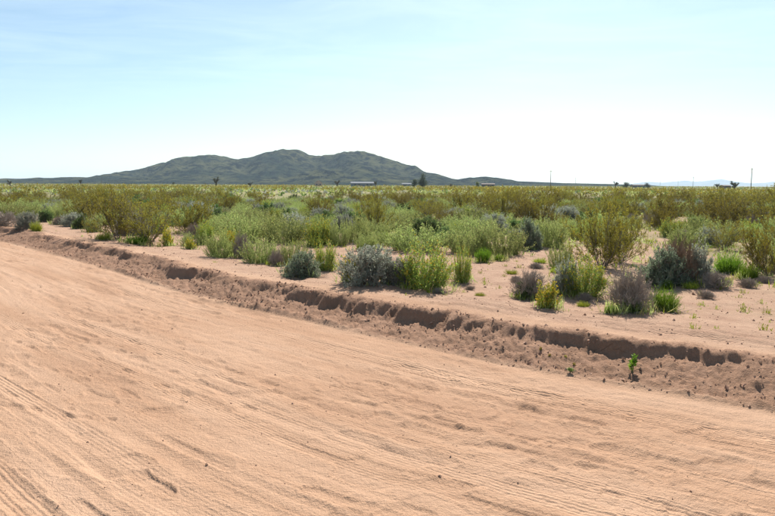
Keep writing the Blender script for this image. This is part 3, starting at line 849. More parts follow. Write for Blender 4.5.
PL = [
 # sandy edge from the far end of the bank onward
 ('dry', -14, 22, 211, 226, 'grey brown dry bush at the bank end beside a grey sage dome'),
 ('sage', 17, 39, 212, 229, 'grey green sage dome between a dry bush and a lime tuft'),
 ('dome', 38, 54, 210, 222, 'dark green rounded shrub behind the grey sage dome and small dry tuft'),
 ('dry', 53, 65, 216, 225, 'little grey dry bush beside a dark green rounded shrub'),
 ('herb', 56, 76, 201, 220, 'tall green herb clump behind the little grey dry bush'),
 ('lime', 30, 43, 220, 231, 'lime green tuft in front of the grey sage dome on sand'),
 ('dome', 74, 90, 214, 229, 'dark green shrub on bare sand beside the wide olive creosote'),
 ('herb', 86, 102, 214, 232, 'pale green herb leaning on the wide olive creosote bush'),
 ('herb', 15, 42, 200, 214, 'pale green herb mound behind the grey sage dome'),
 ('lime', 98, 112, 230, 240, 'low yellowish sprig in front of the wide olive creosote'),
 ('creo', 86, 150, 187, 239, 'wide olive creosote bush with bare grey stems over a dark hollow'),
 ('sparse', 118, 182, 192, 243, 'open olive creosote with leaning grey stems above a green grass patch'),
 ('creo', 163, 214, 196, 233, 'rounded olive creosote bush behind the yellow green herb'),
 ('creo', 62, 112, 190, 222, 'olive creosote bush behind the dark green shrub'),
 ('tuft', 124, 150, 234, 244, 'low bright grass patch under the leaning creosote stems'),
 ('stalk', 160, 174, 227, 246, 'yellow green herb standing on sand below the creosotes'),
 ('stalk', 184, 196, 237, 249, 'short yellow green herb sprouting alone at the sand edge'),
 ('dry', 186, 203, 223, 238, 'pale grey dry bush behind the spiky green herb'),
 ('gold', 197, 215, 219, 244, 'spiky deep green herb beside a pale grey dry bush'),
 ('herb', 207, 232, 229, 257, 'pale green herb clump next to a round dry bush at the eroded edge'),
 ('dry', 232, 253, 233, 258, 'round purplish grey dry bush among pale herbs at the bank edge'),
 ('stalk', 226, 240, 230, 255, 'thin yellow flowered herb between pale herb and round dry bush'),
 ('herb', 222, 262, 214, 243, 'pale herb mass behind the round purplish dry bush'),
 ('herb', 262, 306, 212, 243, 'broad pale herb mass in the middle of the herb stand'),
 ('gold', 303, 333, 216, 245, 'pale herb with yellow specks beside the broad herb mass'),
 ('herb', 329, 350, 219, 245, 'bluish pale herb behind the big grey sage'),
 ('herb', 346, 372, 214, 242, 'pale green herb behind the big grey sage with yellow stalks'),
 ('herb', 244, 278, 236, 263, 'pale yellow herb spilling towards the eroded bank edge'),
 ('herb', 277, 308, 239, 264, 'pale herb clump directly behind the blue green sage'),
 ('gold', 312, 338, 241, 271, 'yellow tipped herb between the blue green sage and the big grey sage'),
 ('dry', 268, 284, 249, 266, 'small brown dry bush at the foot of pale herbs beside the blue green sage'),
 ('tuft', 258, 272, 254, 263, 'bright grass at the foot of the small brown dry bush'),
 ('blue', 282, 323, 251, 277, 'blue green sage bush overhanging the gullied bank edge'),
 ('sage', 337, 398, 246, 283, 'big grey sage bush with yellow stalks at its foot'),
 ('sage', 384, 412, 258, 285, 'smaller grey sage joined to the big grey sage beside the yellow flowers'),
 ('stalk', 340, 360, 255, 282, 'yellow green flower stalks in front of the big grey sage'),
 ('gold', 396, 453, 242, 287, 'large green herb with many yellow flowers beside the big grey sage'),
 ('herb', 388, 446, 223, 250, 'wide pale herb row behind the large yellow flowered herb'),
 ('dome', 440, 453, 232, 246, 'dark green shrub gap between two pale herb rows'),
 ('herb', 447, 488, 225, 253, 'pale green herb row behind the bright green bun'),
 ('gold', 452, 472, 246, 282, 'slim yellow flowered herb alone on sand with a dead stalk'),
 ('tuft', 474, 492, 246, 262, 'bright green bun shaped tuft on bare pinkish sand'),
 ('tuft', 374, 393, 231, 243, 'bright green tuft behind the big grey sage'),
 ('herb', 476, 524, 222, 254, 'pale green herb row behind the low green rosette'),
 ('tuft', 493, 507, 253, 261, 'low green rosette on sand beside the bright green bun'),
 ('blue', 518, 542, 219, 249, 'grey green bush joined to the end of the herb row'),
 ('herb', 536, 566, 215, 247, 'pale herb at the end of the row by the large creosote'),
 ('herb', 548, 572, 243, 268, 'grey green herb behind the bushy green yellow flowered plant'),
 ('gold', 563, 606, 253, 296, 'bushy deep green plant with yellow flowers near the purple grey dry bush'),
 ('dry', 513, 548, 270, 298, 'flattened grey dry bush with green base beside the yellow plant'),
 ('dome', 516, 540, 281, 298, 'dark green growth inside the flattened grey dry bush'),
 ('sage', 552, 580, 260, 294, 'grey bush behind the yellow plant on the mound'),
 ('stalk', 534, 559, 276, 304, 'bright yellow flowered plant standing on a little dirt mound'),
 ('creo', 566, 638, 204, 268, 'large olive creosote bush beside the sandy footpath'),
 ('creo', 596, 646, 206, 262, 'olive creosote bush reaching over the sandy footpath'),
 ('dry', 607, 653, 267, 310, 'round purple grey dry bush with bright grass at its base'),
 ('tuft', 646, 680, 285, 310, 'bright green grass clump against the round purple grey dry bush'),
 ('tuft', 618, 648, 296, 311, 'bright grass growing up through the round purple grey dry bush'),
 ('tuft', 604, 619, 303, 314, 'small bright green sprout near the round purple grey dry bush'),
 ('rust', 656, 700, 238, 284, 'tall rusty brown dry bush at the end of the footpath'),
 ('blue', 640, 690, 248, 286, 'dark sage growing in front of the rusty dry bush'),
 ('sage', 680, 712, 244, 284, 'leafy grey green bush beside the rusty dry bush'),
 ('tuft', 662, 673, 278, 289, 'tiny bright green tuft before the dark sage'),
 ('dry', 676, 691, 229, 240, 'small grey dry dome standing on the sandy footpath'),
 ('herb', 686, 710, 214, 237, 'pale green herb beside the footpath bend'),
 ('tuft', 712, 745, 251, 273, 'bright green clump between the leafy grey bush and edge creosote'),
 ('dry', 698, 730, 271, 288, 'low flat dry brush lying on sand before the bright green clump'),
 ('creo', 736, 800, 218, 276, 'tall dark olive creosote at the edge of the open flat'),
 ('sparse', 700, 744, 218, 250, 'open olive creosote behind the bright green clump'),
 ('tuft', 738, 760, 262, 280, 'green growth at the foot of the tall dark olive creosote'),
 ('creo', 700, 760, 196, 232, 'olive creosote bush behind the footpath bend'),
 ('creo', 745, 800, 192, 232, 'big olive creosote behind the tall dark edge creosote'),
 ('dry', 745, 772, 210, 226, 'purplish dry bush among the olive creosotes'),
 ('creo', 304, 335, 197, 219, 'yellowish olive creosote behind the broad pale herb stand'),
 ('dome', 254, 277, 203, 217, 'dark green domed shrub beside a yellowish olive creosote'),
 ('creo', 356, 394, 194, 234, 'dark olive creosote behind the bright green tuft'),
 ('sparse', 408, 456, 199, 229, 'yellow olive feathery creosote behind the wide pale herb row'),
 ('herb', 452, 488, 203, 229, 'pale straw coloured herb mound behind the pale green herb row'),
 ('creo', 484, 520, 188, 222, 'dark olive creosote standing behind the herb row'),
 ('creo', 512, 560, 192, 226, 'broad dark olive creosote behind the grey green bush'),
 ('creo', 690, 742, 187, 216, 'olive creosote bush rising behind the small grey dry dome'),
 ('creo', 752, 815, 183, 220, 'tallest dark creosote at the end of the olive thicket'),
 ('creo', 440, 482, 189, 212, 'dark olive creosote behind the pale straw coloured herb mound'),
 ('sage', 40, 58, 203, 214, 'grey sage mound behind the dark green rounded shrub'),
]
for row in PL:
    plant(*row)
# the lone seedling on the face of the bank
p, z = ground_at(632, 371)
z = ground_z(*p)
def make_seedling(seed):
    rg = np.random.default_rng(seed)
    P = branch_out(np.array([[0, 0, -0.02]] * 4), rand_dirs(4, np.radians([3, 14, 18, 12]), rg), np.array([0.17, 0.13, 0.11, 0.15]), 5, UP, 0.1, rg)
    st = MB(); v, q = tubes(P, np.linspace(0.004, 0.002, 5)[None].repeat(4, 0)); st.add(v, q)
    lp, ld = pick_on(P, 16, 0.35, 1.0, rg)
    out = rg.normal(0, 1, ld.shape); out[:, 2] = np.abs(out[:, 2]) * 0.5
    fo = MB(); v, q = leaves(lp, unit(out) + 0.2 * ld, rg.uniform(0.025, 0.05, len(lp)), rg.uniform(0.014, 0.024, len(lp)), rg); fo.add(v, q)
    return {'stem': st, 'foliage': fo}
kind('seedling', 'seedling', 'plant', [make_seedling(5)], {'stem': 'herb_stem', 'foliage': 'bright'})
put('seedling', p, z, 0.115, 0.20, 'lone green leafy seedling on the face of the earth bank', None, True, 0.4)
p, z = ground_at(571, 350)
put('seedling', p, ground_z(*p), 0.08, 0.045, 'tiny low green sprout with yellow blooms on the earth bank face', None, True, 2.0)

# ------------------------------------------------------------------ the scrub plain: individuals
def px_of(x, y, z):
    v = cam_rot.transposed() @ Vector((x, y, z - CAMH))
    return CX - v.x / v.z * FPX, CY + v.y / v.z * FPX
def free(x, y, r, pack=0.62):
    for (a, b, c) in placed:
        if (a - x) ** 2 + (b - y) ** 2 < ((c + r) * pack) ** 2: return False
    for (a, b, c) in SAND:
        if (a - x) ** 2 + (b - y) ** 2 < (c + r * 0.6) ** 2: return False
    return True

GEN = {
 'creo': ('olive creosote bush out on the scrub plain', 'creosote bushes out on the scrub plain', (0.55, 1.55), (1.1, 2.5)),
 'herb': ('pale green herb clump out on the scrub plain', 'pale herbs out on the scrub plain', (0.45, 0.75), (1.0, 2.0)),
 'sage': ('grey sage dome out on the scrub plain', 'sage domes out on the scrub plain', (0.4, 0.75), (0.8, 1.3)),
 'dry': ('grey dry twig bush out on the scrub plain', 'dry bushes out on the scrub plain', (0.35, 0.6), (0.6, 1.0)),
 'dome': ('dark green domed shrub out on the scrub plain', 'dark green shrubs out on the scrub plain', (0.45, 0.8), (0.8, 1.4)),
 'gold': ('yellow tipped green herb out on the scrub plain', 'yellow tipped herbs out on the scrub plain', (0.45, 0.75), (0.6, 1.0)),
}
MARKS = [(t_, ground_at(*q_)[0]) for t_, q_ in [('behind the leaning olive creosotes', (150, 226)), ('behind the pale herb stand', (290, 224)), ('behind the big grey sage', (370, 226)), ('behind the wide pale herb row', (430, 220)), ('behind the pale green herb row', (500, 220)), ('near the large footpath creosotes', (610, 226)), ('along the sandy footpath', (690, 218)), ('behind the tall dark edge creosote', (765, 222)), ('behind the grey sage dome', (35, 206))]]
count = dict.fromkeys(GEN, 0)
LIMIT = {'creo': 250, 'herb': 290, 'sage': 110, 'dry': 60, 'dome': 100, 'gold': 80}
tries = 0
cand = []
while len(cand) < 7000:
    r_ = 12 + 108 * math.sqrt(rng.uniform()) ; a_ = math.radians(rng.uniform(-33.5, 33.5))
    cand.append((r_, r_ * math.sin(a_), r_ * math.cos(a_)))
cand.sort()
for r_, x, y in cand:
    _, t_ = road_st([x], [y])
    t_ = t_[0]
    px, py = px_of(x, y, 0.2)
    edge = np.interp(px, [0, 110, 200, 300, 400, 520, 620, 700, 775], [224, 230, 247, 258, 252, 248, 262, 256, 258])
    if t_ < 3.2 or py > edge or px < -25 or px > 800: continue
    cn_ = float(noise(x * 0.07, y * 0.05, 501)) + 0.5 * float(noise(x * 0.2, y * 0.2, 502))
    # olive thickets stand where the photograph has them
    cn_ += 0.55 * math.exp(-((px - 160) / 70) ** 2) + 0.45 * math.exp(-((px - 520) / 60) ** 2) + 0.5 * math.exp(-((px - 745) / 60) ** 2) - 0.45 * math.exp(-((px - 330) / 90) ** 2) - 0.25 * math.exp(-((px - 40) / 40) ** 2)
    wts = {'creo': max(0.04, 0.30 + 0.6 * cn_), 'herb': max(0.08, 0.55 - 0.5 * cn_), 'sage': 0.13, 'dry': 0.07, 'dome': 0.11, 'gold': 0.09}
    ks = list(wts); w_ = np.array([wts[k] for k in ks]); w_ /= w_.sum()
    k = ks[rng.choice(len(ks), p=w_)]
    if count[k] >= LIMIT[k]: continue
    lab, grp, hh, ww = GEN[k]
    u_ = rng.uniform(); h = hh[0] + (hh[1] - hh[0]) * min(1, max(0, u_ + rng.normal(0, 0.15))); w = ww[0] + (ww[1] - ww[0]) * u_
    if r_ < 21:
        if k == 'creo': k = 'herb'; lab, grp, hh, ww = GEN[k]
        f_ = rng.uniform(0.45, 0.8); h = rng.uniform(*hh) * f_; w = rng.uniform(*ww) * f_
    if not free(x, y, w * 0.5, (1.0 if k == 'creo' else 0.72) if r_ > 21 else 0.7): continue
    size_ = ('tall ' if h > hh[0] + 0.62 * (hh[1] - hh[0]) else 'low ' if h < hh[0] + 0.3 * (hh[1] - hh[0]) else '') + ('wide ' if w > ww[0] + 0.7 * (ww[1] - ww[0]) else '')
    where_ = min(MARKS, key=lambda m_: (m_[1][0] - x) ** 2 + (m_[1][1] - y) ** 2)[0] if r_ < 46 else 'in the middle of the scrub plain' if r_ < 72 else 'far across the scrub plain'
    lab = size_ + lab.replace('out on the scrub plain', where_); grp = grp.replace('out on the scrub plain', where_)
    z = float(land([x], [y], False)[0][0])
    put(k, (x, y), z - 0.02, w, h, lab, grp, r_ < 30)
    count[k] += 1
    if count[k] == LIMIT[k]: print('limit', k, round(r_))
r_last = r_

# ------------------------------------------------------------------ the scrub plain: the mass beyond
def far_scrub(n_, r0, r1, quads, size, seed):
    rg = np.random.default_rng(seed)
    r_ = np.sqrt(rg.uniform(r0 ** 2, r1 ** 2, n_)); a_ = np.radians(rg.uniform(-40, 40, n_))
    x, y = r_ * np.sin(a_), r_ * np.cos(a_)
    z, S, T, _, _, _ = land(x, y, False)
    ok = np.abs(T + 6) > 9
    cn_ = fbm(x * 0.02, y * 0.008, 3, 510) * 1.6 + rg.normal(0, 0.45, n_)
    kind_ = np.where(cn_ > 0.05, 0, np.where(cn_ > -0.75, 1, 2))
    kind_ = np.where(rg.uniform(0, 1, n_) < 0.10, 3, kind_)
    Hh = np.choose(kind_, [1.35, 0.55, 0.55, 0.8]) * rg.uniform(0.75, 1.3, n_)
    Wd = np.choose(kind_, [1.7, 1.5, 1.2, 1.3]) * rg.uniform(0.75, 1.3, n_)
    mbs = MB()
    for k in range(4):
        s_ = ok & (kind_ == k); m_ = int(s_.sum())
        if not m_: continue
        D = rg.normal(size=(m_, quads, 3)); D = unit(D); D[..., 2] = np.abs(D[..., 2])
        rr_ = rg.uniform(0.45, 1.0, (m_, quads, 1))
        pos = np.stack([x[s_], y[s_], z[s_]], 1)[:, None] + D * rr_ * np.stack([Wd[s_] / 2, Wd[s_] / 2, Hh[s_]], 1)[:, None] * 0.95
        pos = pos.reshape(-1, 3)
        sz_ = size * rg.uniform(0.6, 1.3, len(pos))
        v, q = leaves(pos - np.array([[0, 0, size * 0.3]]), rg.normal(0, 0.7, pos.shape) + 0.5 * UP, sz_, sz_ * 0.65, rg)
        mbs.add(v, q, None, k)
    return mbs
fs = MB()
for a in (far_scrub(5600, 95, 330, 20, 0.38, 61), far_scrub(19000, 330, 1600, 5, 0.95, 62)):
    off = fs.n
    fs.v += a.v; fs.q += [q + off for q in a.q]; fs.qm += a.qm; fs.n += a.n
tag(link('desert_scrub', fs.mesh('desert_scrub', [M['creo'], M['herb'], M['sage'], M['dome']])), 'distant mass of desert scrub thinning towards the hills', 'scrub', None, 'stuff')

# low annual grasses between the bushes
def ground_cover():
    n_ = 33000
    rg = np.random.default_rng(71)
    r_ = 8 + 72 * rg.uniform(0, 1, n_) ** 0.75; a_ = np.radians(rg.uniform(-36, 36, n_))
    x, y = r_ * np.sin(a_), r_ * np.cos(a_)
    z, S, T, _, _, _ = land(x, y, True)
    dens = sm(3.2, 9, T) * (0.12 + 0.88 * sm(-0.15, 0.35, fbm(x * 0.45, y * 0.45, 3, 72))) * (0.35 + 0.65 * sm(16, 26, r_))
    for (a, b, c) in SAND:
        dens = np.where((x - a) ** 2 + (y - b) ** 2 < (c * 1.1) ** 2, dens * 0.03, dens)
    ok = rg.uniform(0, 1, n_) < dens
    x, y, z, r_ = x[ok], y[ok], z[ok], r_[ok]
    near_ = [q_ for q_ in placed if math.hypot(q_[0], q_[1]) < 32 and q_[2] > 0.1]
    ft_ = np.repeat(np.array(near_), 26, 0)
    aa_ = rg.uniform(0, 6.283, len(ft_)); rr_ = ft_[:, 2] * rg.uniform(0.35, 1.35, len(ft_))
    fx_, fy_ = ft_[:, 0] + rr_ * np.cos(aa_), ft_[:, 1] + rr_ * np.sin(aa_)
    fz_, _, fT, _, _, _ = land(fx_, fy_, True)
    kp = (fT > 1.6) & (rg.uniform(0, 1, len(fT)) < 0.6); nfeet = kp.sum()
    x, y, z = np.concatenate([x, fx_[kp]]), np.concatenate([y, fy_[kp]]), np.concatenate([z, fz_[kp]])
    m_ = len(x); nb_ = 6
    b = np.repeat(np.stack([x, y, z - 0.01], 1), nb_, 0) + rg.normal(0, 0.05, (m_ * nb_, 3)) * np.array([[1, 1, 0]])
    D = rand_dirs(m_ * nb_, np.abs(rg.normal(0, 0.5, m_ * nb_)), rg)
    Ls = np.repeat(rg.uniform(0.07, 0.24, m_), nb_) * rg.uniform(0.6, 1.2, m_ * nb_)
    kk = rg.choice(4, m_, p=[0.2, 0.08, 0.5, 0.22])
    kk[m_ - int(nfeet):] = rg.choice([0, 2, 3], int(nfeet), p=[0.15, 0.5, 0.35])
    kk = np.repeat(kk, nb_)
    mbs = MB()
    for k in range(4):
        s_ = kk == k
        v, q = leaves(b[s_], D[s_], Ls[s_], 0.006 + 0.0008 * np.hypot(b[s_, 0], b[s_, 1]), rg)
        mbs.add(v, q, None, k)
    # fallen twigs round the feet of the bushes
    lt = np.repeat(np.array(near_), 30, 0)
    aa_ = rg.uniform(0, 6.283, len(lt)); rr_ = lt[:, 2] * rg.uniform(0.3, 1.5, len(lt))
    lx, ly = lt[:, 0] + rr_ * np.cos(aa_), lt[:, 1] + rr_ * np.sin(aa_)
    lz, _, lT, _, _, _ = land(lx, ly, True)
    kp = lT > 1.4
    P0 = np.stack([lx, ly, lz + 0.008], 1)[kp]
    ad = rg.uniform(0, 6.283, len(P0))
    P1 = P0 + np.stack([np.cos(ad), np.sin(ad), rg.uniform(-0.05, 0.25, len(P0))], 1) * rg.uniform(0.04, 0.2, len(P0))[:, None]
    v, q = tubes(np.stack([P0, P1], 1), np.full((len(P0), 2), 0.003)); mbs.add(v, q, None, 4)
    return mbs
tag(link('grass', ground_cover().mesh('grass', [M['lime'], M['bright'], M['herb'], M['straw'], M['twig']])), 'low spring grass and annuals between the desert bushes', 'grass', None, 'stuff')

# sparse green sprouts on the bare flat (each a little plant)
SPR = [(405, 296), (437, 272), (440, 284), (487, 284), (505, 266), (420, 279), (516, 262), (520, 268), (667, 307), (702, 306), (690, 319), (716, 329), (737, 297), (722, 290), (556, 300), (500, 288), (586, 290), (480, 274), (28, 229), (56, 231), (215, 262), (108, 236), (740, 311), (768, 322)]
for px, py in SPR:
    p, z = ground_at(px, py)
    s_ = rng.uniform(0.6, 1.3)
    put('sprout', p, ground_z(*p) - 0.005, 0.17 * s_, 0.07 * s_, 'small green sprout scattered on the bare sandy flat', 'small sprouts on the bare sand', False)
for _ in range(70):
    px, py = rng.uniform(385, 775), rng.uniform(255, 335)
    p, z = ground_at(px, py)
    if road_st([p[0]], [p[1]])[1][0] < 1.9 or any((a - p[0]) ** 2 + (b - p[1]) ** 2 < (c * 0.8) ** 2 for a, b, c in placed): continue
    s_ = rng.uniform(0.4, 1.5)
    put('sprout', p, ground_z(*p) - 0.005, 0.16 * s_, 0.075 * s_, 'small green sprout scattered on the bare sandy flat', 'small sprouts on the bare sand', False)
for px, py, w_, h_ in [(585, 300, 0.28, 0.12), (706, 298, 0.3, 0.12), (470, 290, 0.2, 0.08), (748, 288, 0.35, 0.16), (764, 283, 0.3, 0.14), (536, 268, 0.35, 0.13), (516, 282, 0.25, 0.1), (600, 284, 0.3, 0.13), (438, 292, 0.22, 0.09)]:
    p, z = ground_at(px, py)
    put('dry', p, ground_z(*p) - 0.01, w_, h_, 'low scrap of dry brush on the sandy flat', 'scraps of dry brush on the sand', False)
for px, py, w_, h_ in [(512, 274, 0.3, 0.10), (540, 262, 0.4, 0.13), (583, 306, 0.22, 0.09), (690, 289, 0.3, 0.12), (725, 283, 0.3, 0.13), (770, 272, 0.4, 0.2), (445, 279, 0.25, 0.10), (556, 273, 0.3, 0.13), (480, 296, 0.2, 0.06)]:
    p, z = ground_at(px, py)
    put('lime', p, ground_z(*p) - 0.01, w_, h_, 'low yellow green weed patch on the sandy flat', 'weed patches on the sand', False)
# a few stems of yellow bloom on the bank
for px, py in [(541, 337), (550, 341), (566, 342), (575, 346)]:
    p, z = ground_at(px, py)
    put('stalk', p, ground_z(*p) - 0.01, 0.035, 0.04, 'tiny yellow bloom rooted on the face of the earth bank', 'yellow blooms on the bank face', False)

# ------------------------------------------------------------------ joshua trees and trees at the edge of the plain
def make_joshua(seed, H=4.0):
    rg = np.random.default_rng(seed)
    tr = MB(); cr_ = MB()
    trunk = branch_out(np.array([[0, 0, -0.1]]), np.array([[0.05, 0.02, 1.]]), np.array([H * 0.55]), 5, UP, 0.1, rg)
    v, q = tubes(trunk, np.linspace(0.22, 0.15, 5)[None] * H / 4, 7); tr.add(v, q)
    n_ = 7
    bp, bd = pick_on(trunk, n_, 0.6, 1.0, rg)
    B = branch_out(bp, rand_dirs(n_, np.radians(rg.uniform(15, 65, n_)), rg), H * rg.uniform(0.2, 0.42, n_), 4, UP, 0.22, rg)
    v, q = tubes(B, np.linspace(0.13, 0.10, 4)[None].repeat(n_, 0) * H / 4, 6); tr.add(v, q)
    ends = np.concatenate([B[:, -1], B[:, -2], trunk[:, -1]])
    dirs = unit(rg.normal(size=(len(ends) * 70, 3)) + 0.25 * UP)
    b = np.repeat(ends, 70, 0)
    v, q = leaves(b + dirs * 0.03, dirs, H * rg.uniform(0.06, 0.12, len(b)), np.full(len(b), 0.03 * H / 4 * 1.6), rg); cr_.add(v, q)
    return {'trunk': tr, 'crown': cr_}
def make_tree(seed, H=8.0, W=5.0, n_leaf=2600, leaf=0.32):
    rg = np.random.default_rng(seed)
    tr = MB(); cr_ = MB()
    trunk = branch_out(np.array([[0, 0, -0.2]]), np.array([[0.03, 0.0, 1.]]), np.array([H * 0.75]), 6, UP, 0.1, rg)
    v, q = tubes(trunk, np.linspace(0.26, 0.06, 6)[None] * H / 8, 7); tr.add(v, q)
    n_ = 26
    bp, bd = pick_on(trunk, n_, 0.16, 1.0, rg)
    f = 1 - 0.45 * (bp[:, 2] / (H * 0.75))
    B = branch_out(bp, rand_dirs(n_, np.radians(rg.uniform(35, 80, n_)), rg), W * 0.5 * f * rg.uniform(0.6, 1.1, n_), 4, UP, 0.14, rg)
    v, q = tubes(B, np.linspace(0.07, 0.025, 4)[None].repeat(n_, 0) * H / 8, 4); tr.add(v, q)
    lp, ld = pick_on(B, n_leaf // n_, 0.25, 1.05, rg)
    lp = lp + rg.normal(0, 0.055 * H, lp.shape) * np.array([[1, 1, 0.8]])
    v, q = leaves(lp, rg.normal(0, 1, lp.shape), leaf * rg.uniform(0.6, 1.3, len(lp)), leaf * 0.6 * rg.uniform(0.6, 1.3, len(lp)), rg); cr_.add(v, q)
    return {'trunk': tr, 'crown': cr_}
for i in range(3):
    kind(f'joshua{i}', 'joshua_tree', 'tree', [make_joshua(600 + i)], {'trunk': 'bark', 'crown': 'joshua'})
kind('tree', 'tree', 'tree', [make_tree(610 + i) for i in range(2)], {'trunk': 'bark', 'crown': 'treeleaf'})
kind('lime_tree', 'tree', 'tree', [make_tree(615, 5, 4)], {'trunk': 'bark', 'crown': 'limetree'})
def stand(key, px, dist, h, w, label, group=None, var=0, sink=0.05):
    p = depth_to(px, dist)
    z = float(land([p[0]], [p[1]], False)[0][0])
    return put(key, p, z - sink, w, h, label, group, True, None, var)
JG = 'joshua trees along the edge of the plain'
for i, (px, d, h, w, lab) in enumerate([
    (216, 330, 5.2, 3.6, 'tall joshua tree standing before the main hill summit slopes'),
    (81, 360, 3.6, 2.6, 'joshua tree below the low shoulder of the hill'),
    (250, 300, 2.8, 2.4, 'small joshua tree below the saddle of the hill'),
    (337, 380, 4.2, 3.8, 'bushy joshua tree between the gabled house and the long white building'),
    (376, 340, 3.6, 2.2, 'joshua tree at the end of the long white building'),
    (451, 330, 2.6, 2.4, 'joshua tree between the dark tree pair and brown house'),
    (735, 250, 3.9, 3.4, 'forked joshua tree beside the tall utility pole on the plain'),
    (718, 330, 3.2, 3.0, 'joshua tree next to the small dark shed'),
    (616, 420, 4.6, 3.2, 'joshua tree beside the round dark tree on the plain'),
    (10, 300, 3.0, 2.4, 'lone joshua tree at the tail of the hill'),
    (173, 420, 2.8, 2.4, 'short joshua tree under the rising hill slope'),
    (205, 480, 2.6, 2.0, 'far joshua tree close to the tall one before the hill')]):
    stand(f'joshua{i % 3}', px, d, h, w, lab, JG)
stand('tree', 423, 330, 7.2, 5.4, 'taller dark tree of the pair at the foot of the hill', 'pair of dark trees', 0)
stand('tree', 414.5, 335, 4.6, 3.4, 'shorter dark tree of the pair at the foot of the hill', 'pair of dark trees', 1)
stand('lime_tree', 478, 400, 3.6, 2.6, 'light green tree beside the brown house')
stand('tree', 626, 400, 4.0, 4.6, 'round dark tree on the plain beside a joshua tree', None, 1)
stand('tree', 648, 520, 4.0, 6.0, 'low spreading dark tree behind the long brown house', None, 0)

# ------------------------------------------------------------------ utility poles
def box(mb, cx, cy, cz, sx, sy, sz, mat=0):
    v = [(cx + a * sx / 2, cy + b * sy / 2, cz + c * sz / 2) for a in (-1, 1) for b in (-1, 1) for c in (-1, 1)]
    q = [(0, 1, 3, 2), (4, 6, 7, 5), (0, 4, 5, 1), (2, 3, 7, 6), (0, 2, 6, 4), (1, 5, 7, 3)]
    mb.add(v, q, None, mat); return mb
pole_me = MB(); v, q = tubes(np.array([[[0, 0, -0.3], [0, 0, 5.5], [0, 0, 11]]], float), np.array([[0.2, 0.17, 0.13]]), 8); pole_me.add(v, q)
pole_me = pole_me.mesh('pole', [M['wood']], True)
arm_me = box(MB(), 0, 0.15, 10.2, 2.4, 0.12, 0.14).mesh('crossarm', [M['wood']])
ins_mb = MB(); v, q = tubes(np.array([[[0, 0, 0], [0, 0, 0.12], [0, 0, 0.25]]], float), np.array([[0.05, 0.08, 0.03]]), 6); ins_mb.add(v, q)
ins_me = ins_mb.mesh('insulator', [M['glass_ins']])
for px, d, h, lab in [(550.5, 400, 11, 'tall wooden utility pole rising clear of the low ridge end'),
                      (751, 320, 11, 'tall wooden utility pole near the forked joshua tree'),
                      (575.5, 760, 11, 'distant wooden utility pole next after the tall ridge end pole'),
                      (588, 1150, 11, 'farthest faint utility pole of the line by the ridge end'),
                      (693, 660, 11, 'utility pole standing against the pale blue mountains'),
                      (660, 1250, 11, 'faint far utility pole before the pale mountains'),
                      (678, 1100, 10, 'faint utility pole beside the pole against the mountains'),
                      (102, 820, 11, 'thin utility pole below the low shoulder of the hill')]:
    p = depth_to(px, d); z = float(land([p[0]], [p[1]], False)[0][0])
    o = bpy.data.objects.new('utility_pole', None); C.objects.link(o)
    o.location = (p[0], p[1], z); o.rotation_euler = (0, 0, 0.5); o.scale = (1, 1, h / 11)
    link('pole', pole_me, o); a_ = link('crossarm', arm_me, o)
    for ix in (-1.05, -0.4, 0.4, 1.05):
        link('insulator', ins_me, a_, (ix, 0.15, 10.27))
    tag(o, lab, 'utility pole', 'utility poles crossing the plain')

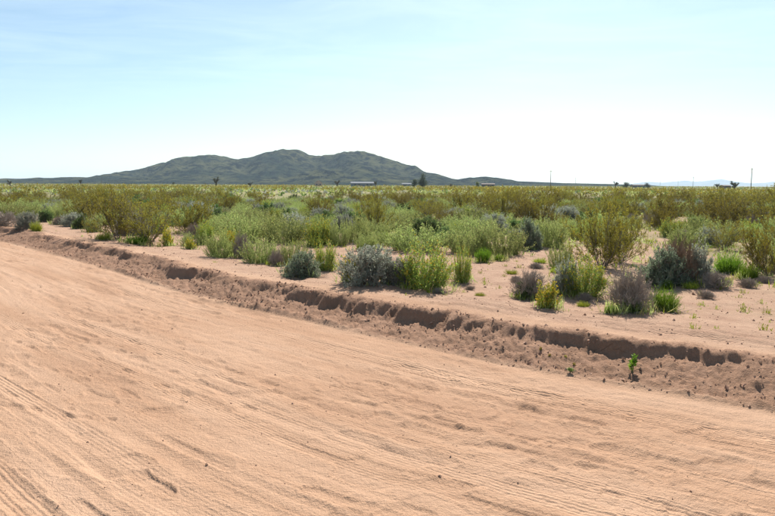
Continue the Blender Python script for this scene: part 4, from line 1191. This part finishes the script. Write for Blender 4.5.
# ------------------------------------------------------------------ houses far out on the plain
def house(px, d, w, dep, h, roof_h, wall_c, roof_c, label, rot=0.0, gable_front=False, nwin=4, name='house'):
    p = depth_to(px, d); z = float(land([p[0]], [p[1]], False)[0][0])
    o = bpy.data.objects.new(name, None); C.objects.link(o)
    o.location = (p[0], p[1], z); o.rotation_euler = (0, 0, rot)
    mw = plain_mat('house_wall', wall_c, tuple(c * 0.9 for c in wall_c), 1.5)
    mr_ = plain_mat('house_roof', roof_c, tuple(c * 0.85 for c in roof_c), 1.5)
    mg = plain_mat('window_glass', (0.05, 0.06, 0.07), (0.04, 0.05, 0.06), 1, 0.15)
    wall = MB(); box(wall, 0, 0, h / 2 - 0.1, w, dep, h + 0.2)
    e = 0.35
    rf = MB()
    if gable_front:
        wall.add([(-w / 2, -dep / 2, h), (w / 2, -dep / 2, h), (0, -dep / 2, h + roof_h * 0.94), (-w / 2, dep / 2, h), (w / 2, dep / 2, h), (0, dep / 2, h + roof_h * 0.94)], None, [(0, 1, 2), (4, 3, 5)])
        a, b, c = (-w / 2 - e, h - 0.05), (0, h + roof_h), (w / 2 + e, h - 0.05)
        for (x0, z0), (x1, z1) in ((a, b), (b, c)):
            y0, y1 = -dep / 2 - e, dep / 2 + e
            rf.add([(x0, y0, z0), (x1, y0, z1), (x1, y1, z1), (x0, y1, z0), (x0, y0, z0 + 0.15), (x1, y0, z1 + 0.15), (x1, y1, z1 + 0.15), (x0, y1, z0 + 0.15)],
                   [(0, 1, 2, 3), (4, 7, 6, 5), (0, 4, 5, 1), (3, 2, 6, 7), (0, 3, 7, 4), (1, 5, 6, 2)])
    else:
        a, b, c = (-dep / 2 - e, h - 0.05), (0, h + roof_h), (dep / 2 + e, h - 0.05)
        wall.add([(-w / 2, -dep / 2, h), (-w / 2, dep / 2, h), (-w / 2, 0, h + roof_h * 0.94), (w / 2, -dep / 2, h), (w / 2, dep / 2, h), (w / 2, 0, h + roof_h * 0.94)], None, [(1, 0, 2), (3, 4, 5)])
        for (y0, z0), (y1, z1) in ((a, b), (b, c)):
            x0, x1 = -w / 2 - e, w / 2 + e
            rf.add([(x0, y0, z0), (x1, y0, z0), (x1, y1, z1), (x0, y1, z1), (x0, y0, z0 + 0.15), (x1, y0, z0 + 0.15), (x1, y1, z1 + 0.15), (x0, y1, z1 + 0.15)],
                   [(3, 2, 1, 0), (4, 5, 6, 7), (0, 1, 5, 4), (2, 3, 7, 6), (0, 4, 7, 3), (1, 2, 6, 5)])
    link('wall', wall.mesh('wall', [mw]), o); link('roof', rf.mesh('roof', [mr_]), o)
    win = box(MB(), 0, 0, 0, min(1.3, w / (nwin + 2)), 0.06, 1.0).mesh('window', [mg])
    xs = np.linspace(-w / 2, w / 2, nwin + 3)[1:-1]
    for i, x in enumerate(xs):
        if i == len(xs) // 2:
            link('door', box(MB(), 0, 0, 0, 0.95, 0.06, 2.0).mesh('door', [mr_]), o, (x, -dep / 2 - 0.03, 1.0))
        else:
            link('window', win, o, (x, -dep / 2 - 0.03, 1.5))
    tag(o, label, 'house')
    return o
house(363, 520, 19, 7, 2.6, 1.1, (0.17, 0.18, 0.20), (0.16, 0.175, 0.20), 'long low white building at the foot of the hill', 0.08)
house(318.5, 560, 6.0, 8, 2.8, 2.2, (0.48, 0.34, 0.26), (0.42, 0.27, 0.20), 'small pinkish house with a gabled front below the hill', 0.1, True, 2)
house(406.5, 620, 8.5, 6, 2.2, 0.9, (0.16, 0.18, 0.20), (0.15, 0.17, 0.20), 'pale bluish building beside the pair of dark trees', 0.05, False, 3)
house(488, 520, 10, 7, 2.2, 0.8, (0.15, 0.10, 0.08), (0.10, 0.07, 0.055), 'brown house with dark roof beside the light green tree', -0.1)
house(640, 620, 16, 8, 2.2, 0.9, (0.15, 0.115, 0.095), (0.11, 0.09, 0.08), 'long brown house among dark trees before the pale mountains', 0.05)
house(725, 420, 5.0, 5, 2.1, 0.5, (0.16, 0.12, 0.10), (0.14, 0.11, 0.09), 'small dark shed between two joshua trees', 0.1, False, 1, 'shed')

# ------------------------------------------------------------------ air: thin desert haze round everything
hz = MB(); box(hz, 0, 0, 95, 26000, 26000, 206)
hm, ht, hout = new_mat('haze')
pv = ht.nodes.new('ShaderNodeVolumePrincipled')
pv.inputs['Color'].default_value = (0.62, 0.80, 1.0, 1)
pv.inputs['Density'].default_value = 9e-5
pv.inputs['Anisotropy'].default_value = 0.2
ht.links.new(pv.outputs[0], hout.inputs['Volume'])
tag(link('haze', hz.mesh('haze', [hm])), 'thin pale blue desert haze over the plain', 'haze', None, 'stuff')
